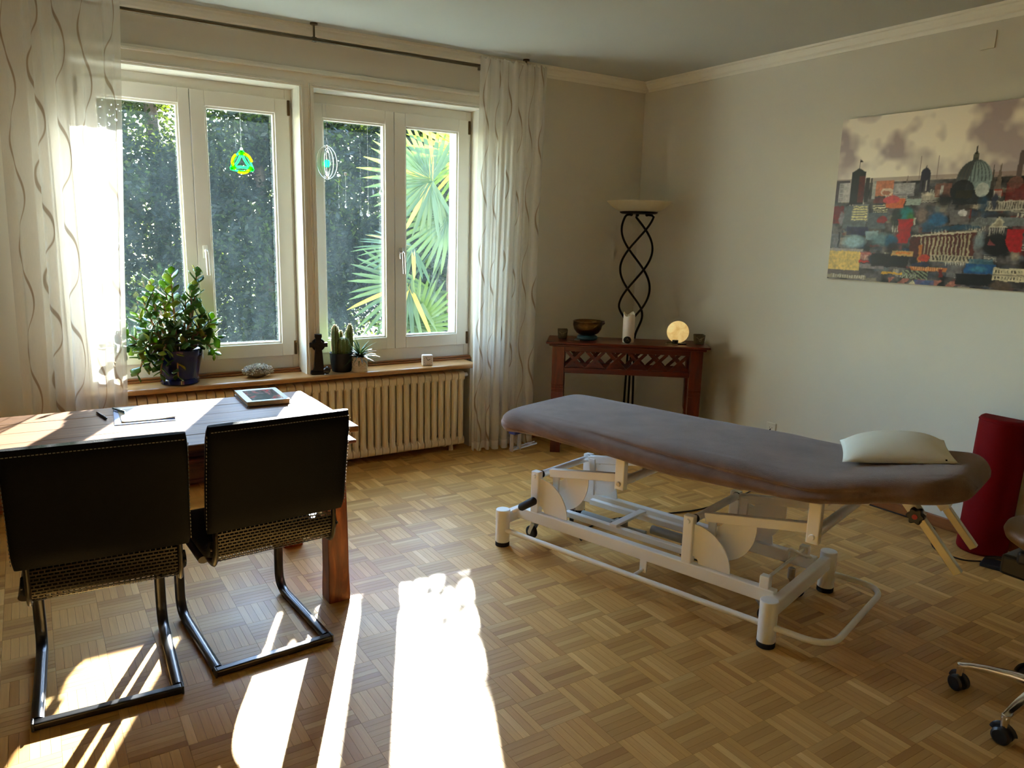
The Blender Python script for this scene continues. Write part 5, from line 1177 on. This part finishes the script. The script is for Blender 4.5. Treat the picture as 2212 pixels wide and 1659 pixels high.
# ---------------------------------------------------------------- city print on the right wall
def paint_city(w, h, W, H):
    """rows bottom-up; returns linear rgb array of a city collage"""
    S, T = np.meshgrid((np.arange(w) + 0.5) / w * W, (np.arange(h) + 0.5) / h * H)
    rng = np.random.RandomState(3)
    def noise(nx, ny, seed):
        g = np.random.RandomState(seed).rand(ny + 2, nx + 2); x = S / W * nx; y = T / H * ny; xi = x.astype(int); yi = y.astype(int); fx = x - xi; fy = y - yi
        fx = fx * fx * (3 - 2 * fx); fy = fy * fy * (3 - 2 * fy)
        return (g[yi, xi] * (1 - fx) + g[yi, xi + 1] * fx) * (1 - fy) + (g[yi + 1, xi] * (1 - fx) + g[yi + 1, xi + 1] * fx) * fy
    C = lambda *c: np.array(lin(c)[:3])
    img = np.zeros((h, w, 3))
    cl = noise(9, 6, 1) * 0.55 + noise(20, 13, 2) * 0.3 + noise(44, 28, 5) * 0.15
    k = np.clip((cl - 0.33) / 0.22, 0, 1)[..., None]
    img[:] = C(176, 162, 164) * (1 - k) + C(250, 242, 226) * k
    def put(mask, c, a=1.0):
        m_ = (mask.astype(float) * a)[..., None]; img[:] = img * (1 - m_) + np.array(c) * m_
    def rect(s0, s1, t0, t1, c, a=1.0): put((S >= s0) & (S < s1) & (T >= t0) & (T < t1), c, a)
    def ell(s, t_, rs, rt, c, a=1.0, soft=0.0):
        d = np.sqrt(((S - s) / rs) ** 2 + ((T - t_) / rt) ** 2)
        put(np.clip((1 - d) / soft, 0, 1) if soft else d < 1, c, a)
    def tri(s0, s1, st, t0, t1, c, a=1.0):
        f = np.clip((T - t0) / (t1 - t0), 0, 1); put((T >= t0) & (T <= t1) & (S > s0 + (st - s0) * f) & (S < s1 + (st - s1) * f), c, a)
    def stripes(s0, s1, t0, t1, n, c, duty=0.5, vert=False):
        f = ((S - s0) / (s1 - s0) * n) if vert else ((T - t0) / (t1 - t0) * n)
        put((S >= s0) & (S < s1) & (T >= t0) & (T < t1) & (f % 1 < duty), c)
    # hazy distance and the jumbled middle ground
    rect(0, W, 0.545, 0.588 , C(150, 128, 118), 0.75)
    base = noise(28, 24, 7) * 0.6 + noise(60, 40, 8) * 0.4
    kk = np.clip((base - 0.3) / 0.4, 0, 1)[..., None]; low = (T < 0.56)[..., None]
    img[:] = np.where(low, C(8, 7, 9) * (1 - kk) + C(104, 98, 96) * kk, img)
    pal = [C(30, 26, 30), C(70, 74, 84), C(120, 118, 116), C(30, 60, 90), C(120, 40, 36), C(190, 176, 150), C(20, 16, 18), C(60, 50, 44), C(90, 110, 120)]
    for _ in range(330):
        s = rng.uniform(-0.05, W); t_ = rng.uniform(-0.02, 0.53); ws = rng.uniform(0.01, 0.10); ht = rng.uniform(0.006, 0.05)
        rect(s, s + ws, t_, t_ + ht, pal[rng.randint(len(pal))], rng.uniform(0.25, 0.7))
    for _ in range(26):
        s = rng.uniform(0, W); t_ = rng.uniform(0.02, 0.5); n = rng.randint(4, 9); ws = rng.uniform(0.05, 0.11); stripes(s, s + ws, t_, t_ + rng.uniform(0.02, 0.06), n, C(190, 184, 170), 0.4, rng.rand() < 0.6)
    for _ in range(40):
        ell(rng.uniform(0, W), rng.uniform(0.05, 0.5), rng.uniform(0.02, 0.08), rng.uniform(0.02, 0.05), pal[rng.randint(len(pal))], 0.6, 0.6)
    # skyline: brick tower with flag, slabs, billboard, cupola, dome, spires, chimney
    rect(0.0, 0.09, 0.46, 0.578, C(70, 58, 66)); rect(0.022, 0.115, 0.455, 0.565, C(186, 180, 176)); stripes(0.025, 0.05, 0.46, 0.56, 12, C(110, 104, 104), 0.4)
    rect(0.095, 0.185, 0.44, 0.625, C(18, 8, 6)); rect(0.148, 0.185, 0.45, 0.60, C(92, 24, 14)); tri(0.10, 0.18, 0.140, 0.625, 0.648, C(20, 10, 8)); rect(0.138, 0.142, 0.64, 0.698, C(20, 14, 12)); tri(0.142, 0.162, 0.146, 0.678, 0.697, C(20, 8, 8))
    rect(0.188, 0.215, 0.45, 0.59, C(40, 32, 28)); rect(0.222, 0.232, 0.47, 0.585, C(60, 52, 48)); rect(0.236, 0.256, 0.47, 0.57, C(176, 172, 162))
    rect(0.256, 0.366, 0.482, 0.567, C(196, 120, 84)); ell(0.33, 0.505, 0.04, 0.022, C(214, 190, 166)); ell(0.325, 0.50, 0.025, 0.012, C(170, 110, 80))
    rect(0.366, 0.488, 0.480, 0.552, C(140, 136, 140)); stripes(0.37, 0.484, 0.485, 0.55, 9, C(198, 196, 196), 0.45); tri(0.436, 0.444, 0.440, 0.552, 0.605, C(120, 106, 100))
    for s in (0.505, 0.60): rect(s, s + 0.0035, 0.57, 0.69 if s < 0.55 else 0.685, C(130, 112, 104))
    rect(0.516, 0.568, 0.50, 0.59, C(48, 42, 60)); rect(0.524, 0.534, 0.50, 0.585, C(14, 12, 24)); rect(0.545, 0.552, 0.505, 0.58, C(170, 164, 160)); ell(0.540, 0.592, 0.027, 0.034, C(40, 36, 58)); tri(0.534, 0.546, 0.540, 0.62, 0.645, C(40, 36, 50))
    rect(0.53, 0.60, 0.455, 0.492, C(168, 160, 146)); tri(0.53, 0.60, 0.565, 0.478, 0.50, C(196, 188, 170))
    rect(0.60, 0.69, 0.47, 0.54, C(140, 90, 74), 0.8); rect(0.632, 0.648, 0.48, 0.53, C(190, 184, 178)); ell(0.655, 0.455, 0.05, 0.045, C(14, 10, 12), 0.9, 0.4)
    ell(0.797, 0.545, 0.090, 0.108, C(128, 146, 146)); put((((S - 0.797) / 0.090) ** 2 + ((T - 0.545) / 0.108) ** 2 < 1) & (S < 0.755 + (T - 0.5) * 0.25), C(52, 40, 38), 0.8)
    for q in np.linspace(-0.85, 0.85, 9):
        put((np.abs(S - (0.797 + q * 0.090 * np.sqrt(np.clip(1 - ((T - 0.545) / 0.108) ** 2, 0, 1)))) < 0.003) & (T > 0.545) & (T < 0.652), C(60, 70, 76), 0.8)
    rect(0.70, 0.90, 0.43, 0.500, C(14, 14, 18), 0.95); ell(0.745, 0.50, 0.060, 0.055, C(12, 12, 18), 0.95); ell(0.845, 0.50, 0.034, 0.036, C(176, 182, 178)); rect(0.716, 0.80, 0.462, 0.50, C(34, 30, 14))
    rect(0.780, 0.806, 0.650, 0.672, C(70, 74, 66)); ell(0.793, 0.675, 0.014, 0.014, C(90, 92, 80)); tri(0.786, 0.800, 0.793, 0.68, 0.735, C(50, 48, 40))
    tri(0.882, 0.900, 0.888, 0.50, 0.632, C(60, 54, 50)); tri(0.902, 0.936, 0.922, 0.49, 0.638, C(110, 96, 86)); rect(0.905, 0.945, 0.47, 0.50, C(150, 60, 44)); stripes(0.905, 0.945, 0.46, 0.495, 5, C(200, 190, 180), 0.5, True)
    put((S > 0.995 + (T - 0.56) * 0.06) & (S < 1.020 + (T - 0.56) * 0.06) & (T > 0.53) & (T < 0.683), C(96, 82, 80)); rect(0.96, 1.05, 0.42, 0.53, C(120, 34, 30), 0.8); ell(1.0, 0.53, 0.035, 0.03, C(120, 80, 70), 0.8)
    rect(0.87, 1.06, 0.395, 0.445, C(184, 176, 160), 0.9); stripes(0.87, 1.06, 0.40, 0.435, 16, C(80, 74, 70), 0.4, True); ell(0.86, 0.43, 0.035, 0.05, C(30, 70, 96), 0.8, 0.5); ell(0.915, 0.44, 0.018, 0.05, C(26, 40, 70), 0.9, 0.3)
    # middle ground patches
    rect(0.0, 0.075, 0.33, 0.432, C(116, 10, 14)); rect(0.068, 0.222, 0.300, 0.432, C(96, 104, 108)); rect(0.12, 0.23, 0.345, 0.44, C(120, 122, 120)); stripes(0.124, 0.222, 0.350, 0.436, 6, C(222, 214, 150), 0.5); stripes(0.254, 0.344, 0.392, 0.440, 4, C(214, 206, 170), 0.45)
    ell(0.055, 0.36, 0.020, 0.045, C(150, 154, 160), 0.8, 0.3); rect(0.23, 0.34, 0.30, 0.39, C(88, 96, 104), 0.8); ell(0.315, 0.35, 0.030, 0.022, C(140, 24, 28)); rect(0.335, 0.44, 0.415, 0.470, C(206, 98, 50)); ell(0.36, 0.462, 0.05, 0.022, C(204, 74, 70)); rect(0.445, 0.53, 0.43, 0.465, C(150, 164, 156))
    ell(0.455, 0.375, 0.055, 0.055, C(24, 120, 118), 1, 0.35); ell(0.485, 0.36, 0.03, 0.045, C(60, 120, 40), 0.8, 0.6); ell(0.40, 0.36, 0.04, 0.06, C(16, 30, 22), 0.9, 0.3); put((S > 0.416 + (0.33 - T) * 0.1) & (S < 0.500 - (0.33 - T) * 0.12) & (T < 0.355) & (T > 0.222), C(176, 14, 14)); ell(0.545, 0.375, 0.032, 0.045, C(130, 110, 100), 1, 0.3)
    ell(0.635, 0.350, 0.060, 0.045, C(34, 96, 140), 1, 0.4); ell(0.585, 0.32, 0.05, 0.02, C(30, 80, 110), 0.8, 0.4); rect(0.70, 0.80, 0.325, 0.40, C(110, 106, 104), 0.8); ell(0.765, 0.385, 0.022, 0.018, C(196, 190, 188))
    rect(0.10, 0.24, 0.262, 0.310, C(22, 22, 70), 0.85); ell(0.15, 0.225, 0.09, 0.045, C(150, 182, 190), 1, 0.5); rect(0.225, 0.305, 0.235, 0.285, C(140, 168, 176), 0.9); ell(0.33, 0.24, 0.10, 0.045, C(100, 132, 140), 1, 0.6); ell(0.385, 0.23, 0.045, 0.045, C(22, 84, 116), 1, 0.4); rect(0.0, 0.06, 0.18, 0.27, C(110, 112, 118), 0.8); rect(0.045, 0.058, 0.19, 0.28, C(20, 18, 22))
    # long colonnaded facade and temple front
    put((S > 0.50) & (S < 0.845) & (T > 0.150) & (T < 0.258 + (S - 0.51) * 0.09), C(84, 34, 22)); put((S > 0.50) & (S < 0.845) & (np.abs(T - (0.262 + (S - 0.51) * 0.09)) < 0.005), C(200, 186, 160)); put((S > 0.56) & (S < 0.86) & (np.abs(T - (0.288 + (S - 0.51) * 0.09)) < 0.012), C(20, 70, 96), 0.8)
    put((S > 0.56) & (S < 0.83) & (T > 0.165) & (T < 0.248 + (S - 0.51) * 0.09) & (((S - 0.56) / 0.021) % 1 < 0.42), C(176, 160, 126)); put((S > 0.62) & (S < 0.85) & (T > 0.13) & (T < 0.165), C(190, 176, 146), 0.8); put((S > 0.62) & (S < 0.85) & (T > 0.135) & (T < 0.16) & (((S - 0.6) / 0.018) % 1 < 0.4), C(40, 30, 26))
    put((S > 0.81) & (S < 0.97) & (T > 0.318) & (T < 0.360) & (S > 0.81 + (T - 0.318) * 0.6), C(120, 124, 124)); put((S > 0.81) & (S < 0.96) & (T > 0.32) & (T < 0.358) & ((S / 0.007) % 1 < 0.35), C(90, 94, 96)); tri(0.905, 0.99, 0.947, 0.312, 0.370, C(198, 190, 164)); tri(0.922, 0.975, 0.948, 0.318, 0.352, C(150, 142, 120)); stripes(0.905, 0.985, 0.270, 0.312, 7, C(186, 180, 166), 0.45, True)
    rect(0.97, 1.09, 0.318, 0.360, C(110, 116, 118)); ell(0.955, 0.225, 0.085, 0.070, C(10, 8, 12), 1, 0.25); ell(0.865, 0.245, 0.035, 0.055, C(130, 146, 152), 0.7, 0.6); put((S > 0.992) & (S < 1.07) & (T > 0.19) & (T < 0.305) & (S - 0.992 > (0.24 - T) * 0.5), C(170, 16, 24)); tri(0.91, 0.955, 0.92, 0.22, 0.255, C(130, 60, 60))
    # foreground
    rect(0.0, 0.208, 0.058, 0.168, C(222, 190, 102)); rect(0.004, 0.204, 0.128, 0.134, C(204, 170, 84)); rect(0.0, 0.22, 0.168, 0.182, C(170, 160, 150)); rect(0.0, 0.21, 0.030, 0.058, C(96, 82, 74)); rect(0.0, 0.26, 0.008, 0.030, C(150, 138, 112)); stripes(0.04, 0.26, 0.010, 0.028, 14, C(206, 196, 176), 0.4, True)
    rect(0.208, 0.30, 0.12, 0.165, C(170, 96, 84)); stripes(0.21, 0.30, 0.12, 0.15, 8, C(200, 160, 140), 0.45, True); rect(0.205, 0.265, 0.108, 0.118, C(206, 50, 34)); rect(0.21, 0.36, 0.07, 0.10, C(128, 118, 118)); ell(0.31, 0.125, 0.06, 0.045, C(20, 30, 42), 1, 0.3); rect(0.28, 0.50, 0.085, 0.160, C(18, 14, 14), 0.95); ell(0.40, 0.19, 0.05, 0.05, C(30, 24, 26), 0.9, 0.4)
    rect(0.40, 0.525, 0.150, 0.180, C(206, 160, 90)); rect(0.42, 0.51, 0.160, 0.170, C(220, 130, 50)); rect(0.555, 0.572, 0.115, 0.215, C(200, 116, 46)); ell(0.59, 0.145, 0.03, 0.02, C(190, 60, 34)); put((S > 0.35) & (S < 0.47) & (T > 0.045) & (T < 0.062 - (S - 0.35) * 0.05), C(226, 170, 50)); ell(0.575, 0.105, 0.05, 0.016, C(40, 46, 70)); rect(0.52, 0.72, 0.075, 0.098, C(196, 112, 52), 0.9); stripes(0.54, 0.70, 0.078, 0.096, 14, C(226, 170, 110), 0.4, True)
    put((S > 0.47) & (S < 0.62) & (T > 0.03) & (T < 0.075) & (((S + T * 1.5) / 0.03) % 1 < 0.5), C(130, 140, 110)); put((S > 0.40) & (S < 0.80) & (T < 0.03) & (((S - T) / 0.09) % 1 < 0.5), C(180, 110, 92), 0.8); put((S > 0.55) & (S < 0.66) & (T < 0.024), C(70, 92, 140), 0.8); tri(0.52, 0.56, 0.54, 0.0, 0.022, C(214, 204, 170))
    rect(0.72, 0.80, 0.05, 0.115, C(110, 108, 108), 0.8); rect(0.68, 0.70, 0.045, 0.09, C(110, 30, 26)); rect(0.81, 0.96, 0.075, 0.125, C(26, 84, 134)); ell(0.88, 0.10, 0.05, 0.02, C(60, 124, 150), 0.8, 0.5); rect(0.82, 0.95, 0.125, 0.150, C(60, 104, 120), 0.8); rect(0.77, 0.97, 0.015, 0.072, C(12, 14, 16)); rect(0.955, W, 0.045, 0.112, C(206, 192, 156)); 
    for t_ in (0.055, 0.085): stripes(0.965, 1.10, t_, t_ + 0.014, 9, C(60, 50, 44), 0.35, True)
    rect(0.955, W, 0.073, 0.078, C(150, 136, 112)); ell(1.0, 0.02, 0.06, 0.03, C(90, 74, 60), 0.9, 0.3)
    # ragged, smeared brushwork: shift samples by noise, strongest in the jumbled lower half
    amp = np.clip((0.60 - T) / 0.12, 0, 1) * 0.8 + 0.12
    dx = ((noise(60, 40, 21) - 0.5) * 0.006 + (noise(140, 26, 22) - 0.5) * 0.003 + (noise(18, 60, 25) - 0.5) * 0.010) * amp; dy = ((noise(70, 44, 23) - 0.5) * 0.006 + (noise(160, 100, 24) - 0.5) * 0.004) * amp
    sx = np.clip(((S + dx) / W * w).astype(int), 0, w - 1); sy = np.clip(((T + dy) / H * h).astype(int), 0, h - 1); warped = img[sy, sx]
    tower = ((S < 0.24) & (T > 0.44)) | ((S > 0.50) & (S < 0.58) & (T > 0.50)) | ((S > 0.70) & (S < 0.94) & (T > 0.46))
    img[:] = np.where(tower[..., None], img, warped)
    g_ = 0.62 + 0.76 * (0.45 * noise(120, 70, 31) + 0.35 * noise(200, 130, 32) + 0.2 * noise(40, 100, 33)); img[:] *= np.where(T < 0.57, g_ ** 1.4, 1.0)[..., None]
    blur = img.copy()
    img[1:-1, 1:-1] = 0.6 * img[1:-1, 1:-1] + 0.1 * (blur[:-2, 1:-1] + blur[2:, 1:-1] + blur[1:-1, :-2] + blur[1:-1, 2:])
    return img
PW, PH = 1.50, 0.930; NW, NH = 420, 260
pt = thing('city_print', 'wide city skyline collage print on the right wall', 'picture', (WX - 0.008, 2.935 - PW / 2, 1.333))
b = MB(); b.box(-0.022, 0.006, -PW / 2, PW / 2, 0, PH); b.build('canvas', plain('canvas_edge', lin((150, 142, 126)), 0.7), pt, bevel=0.001)
img = paint_city(NW, NH, PW, PH)
ys = PW / 2 - np.arange(NW + 1) / NW * PW; zs = np.arange(NH + 1) / NH * PH
Y_, Z_ = np.meshgrid(ys, zs); V = np.stack([np.full(Y_.size, -0.0232), Y_.ravel(), Z_.ravel()], 1)
ii, jj = np.meshgrid(np.arange(NW), np.arange(NH)); a_ = (jj * (NW + 1) + ii).ravel()
F = np.stack([a_, a_ + 1, a_ + NW + 2, a_ + NW + 1], 1)
t = NT('city_print_ink'); at_ = t.n('ShaderNodeAttribute'); at_.attribute_name = 'ink'; n = t.noise(t.coord(), 30, 3)
M_PRINT = t.end(t.pbsdf(t.mix(t.math('MULTIPLY', n, 0.02), at_.outputs['Color'], (0.5, 0.5, 0.5, 1)), 0.35, 0, None, 0.2))
me = raw_mesh('print_surface', V, F, M_PRINT); ca = me.color_attributes.new('ink', 'FLOAT_COLOR', 'CORNER')
colr = np.ones((NW * NH, 4, 4), dtype=np.float32); colr[:, :, :3] = img.reshape(-1, 1, 3); ca.data.foreach_set('color', colr.ravel())
inst(me, 'print_surface', pt)

# ---------------------------------------------------------------- small wall fittings
M_SOCK = plain('socket_plastic', lin((226, 222, 206)), 0.35)
so = thing('wall_socket', 'white wall socket low on the right wall', 'socket', (WX, 3.262, 0.300))
b = MB(); b.box(-0.010, 0, -0.037, 0.037, -0.037, 0.037); b.build('cover_plate', M_SOCK, so, bevel=0.003)
for (y, z) in ((-0.0095, 0.004), (0.0095, 0.004), (0, -0.005)):
    b = MB(); b.cyl((-0.0104, y, z), (-0.0094, y, z), 0.0028, None, 10); b.build('pin_hole', M_BLACKP, so)
jb = tag(MB().box(-0.008, 0, -0.036, 0.036, -0.042, 0.042).build('junction_cover', M_WALL, None, bevel=0.002), 'small painted-over square cover plate high on the right wall', 'cover plate'); jb.location = (WX, 2.175, 2.570)

# ---------------------------------------------------------------- red half-round bolster leaning on the wall
bs = thing('bolster', 'dark red half-round foam bolster standing against the right wall', 'bolster', (4.035, 1.800, 0))
M_RED = plain('red_leatherette', lin((112, 3, 8)), 0.7, 0, 0.06, 10, 0.08, 200, 0.1)
poly = [(0.075 - 0.145 * math.sin(PI * k / 24) ** 0.8, 0.118 * math.cos(PI * k / 24)) for k in range(25)]
b = MB(); tl_ = 0.055
b.prism(poly, 0.0, 0.70, lambda p_, q_, a: (p_ + tl_ * a / 0.70, q_, a)); b.build('bolster_body', M_RED, bs, bevel=0.016, seg=4, smooth=50)
b = MB(); b.tube([(p[0] + tl_ * 0.684 / 0.7 - (0.001 if p[0] < 0.07 else 0), p[1], 0.684) for p in poly], 0.0025, 6, closed=True); b.build('piping', M_RED, bs, smooth=60)
fb = tag(MB().box(-0.05, 0.05, -0.085, 0.085, 0, 0.022).build('black_device', M_BLACKP, None, bevel=0.006), 'flat black device on the floor at the foot of the red bolster', 'power strip'); fb.location = (3.92, 1.625, 0); fb.rotation_euler = (0, 0, 0.25)  # plain flat black box, kind of device left open

# ---------------------------------------------------------------- swivel stool at the right edge
ST = (2.748, 0.950, 0)
sw = thing('swivel_stool', 'swivel stool with tan seat and polished five-star base at the right edge', 'stool', ST)
M_TAN = plain('tan_leather', lin((116, 82, 36)), 0.5, 0, 0.08, 12, 0.1, 200)
b = MB(); b.lathe([(0.0, 0.590), (0.11, 0.592), (0.155, 0.600), (0.180, 0.617), (0.187, 0.636), (0.180, 0.654), (0.160, 0.664), (0.0, 0.668)], 48); b.build('seat', M_TAN, sw, smooth=180)
b = MB(); b.box(-0.13, 0.12, -0.10, 0.10, 0.545, 0.591); b.box(-0.09, 0.09, -0.10, 0.16, 0.480, 0.550); b.build('tilt_housing', M_BLACKP, sw, bevel=0.012, seg=3)
b = MB(); b.tube(fillet([(0.0, 0.08, 0.50), (0.0, 0.20, 0.50), (-0.02, 0.235, 0.49)], 0.02), 0.006, 8); b.build('height_lever', M_BLACKP, sw, smooth=60)
b = MB(); b.cyl((0, 0, 0.10), (0, 0, 0.32), 0.026, None, 20); b.cyl((0, 0, 0.30), (0, 0, 0.51), 0.014, None, 16); b.build('gas_column', M_BLACKP, sw, smooth=40)
b = MB(); b.lathe([(0.0, 0.075), (0.04, 0.075), (0.045, 0.09), (0.042, 0.125), (0.030, 0.135), (0.0, 0.135)], 24); b.build('hub', M_CHROME, sw, smooth=50)
a1 = math.atan2(1.192 - ST[1], 2.677 - ST[0])
for k in range(5):
    a = a1 + 2 * PI * k / 5; d = Vector((math.cos(a), math.sin(a), 0)); n_ = Vector((-d.y, d.x, 0))
    pts = [(0.03, 0.118, 0.024, 0.034), (0.10, 0.117, 0.021, 0.030), (0.17, 0.110, 0.017, 0.025), (0.225, 0.099, 0.014, 0.021), (0.250, 0.092, 0.013, 0.020), (0.258, 0.086, 0.010, 0.014)]
    b = MB()
    for (r, z, w, h_) in pts:
        for j in range(10):
            q = 2 * PI * j / 10; b.v.append(tuple(d * r + n_ * (w * math.cos(q)) + Vector((0, 0, z + (0.5 * h_) * math.copysign(abs(math.sin(q)) ** 0.6, math.sin(q))))))
    for i in range(5):
        for j in range(10): b.f.append((i * 10 + j, i * 10 + (j + 1) % 10, (i + 1) * 10 + (j + 1) % 10, (i + 1) * 10 + j))
    b.f += [tuple(range(9, -1, -1)), tuple(50 + j for j in range(10))]
    so_ = b.build('star_arm', M_CHROME, sw, smooth=50)
    b = MB(); p = d * 0.247; b.cyl(p + Vector((0, 0, 0.058)), p + Vector((0, 0, 0.098)), 0.0125, None, 14); b.build('castor_stem', M_CHROME, so_, smooth=50)
    ax = (n_ * math.cos(0.5 + k) + d * math.sin(0.5 + k)).normalized(); pc = p + Vector((0, 0, 0.029))
    for s_ in (-1, 1):
        b = MB(); c0 = pc + ax * (s_ * 0.006); c1 = pc + ax * (s_ * 0.026); b.tube([c0, c0 + (c1 - c0) * 0.7, c1], [0.029, 0.029, 0.022], 24); b.build('castor_wheel', M_BLACKP, so_, smooth=40)
    b = MB(); hd = [pc + Vector((0, 0, 0)) + (Vector((0, 0, 1)) * math.cos(t_) + ax.cross(Vector((0, 0, 1))) * math.sin(t_)) * 0.031 for t_ in [math.radians(-80 + 160 * i / 10) for i in range(11)]]
    b.tube(hd, 0.012, 8, flat=0.35, ref=tuple(ax)); b.build('castor_hood', M_BLACKP, so_, smooth=60)

# ---------------------------------------------------------------- cords on the floor
M_CORD = plain('dark_cord', lin((38, 26, 20)), 0.5)
b = MB(); pts = [(2.22, 2.83, 0.11), (2.27, 2.86, 0.035), (2.33, 2.92, 0.0055), (2.44, 3.02, 0.0055), (2.70, 3.05, 0.0055), (3.2, 2.93, 0.0055), (3.7, 3.0, 0.0055), (4.12, 3.16, 0.0055), (4.155, 3.22, 0.01), (4.165, 3.25, 0.10), (4.172, 3.258, 0.26), (4.186, 3.262, 0.295)]
ob = Vector((2.70, 3.05, 0)); b.tube([p - ob for p in bez(pts, 8)], 0.0045, 8); o = b.build('extension_cord', M_CORD, None, smooth=60); o.location = ob; tag(o, 'dark power cord running from the treatment table to the wall socket', 'cord')
b = MB(); pts = [(4.172, 3.22, 0.006), (4.174, 2.9, 0.0055), (4.173, 2.5, 0.0055), (4.165, 2.12, 0.0055), (4.02, 2.03, 0.0055), (3.86, 1.92, 0.0055), (3.84, 1.78, 0.0055), (3.90, 1.70, 0.012)]
ob = Vector((4.172, 2.5, 0)); b.tube([p - ob for p in bez(pts, 6)], 0.004, 8); o = b.build('extension_cord', M_CORD, None, smooth=60); o.location = ob; tag(o, 'thin dark cord lying along the right baseboard to the flat black device', 'cord')
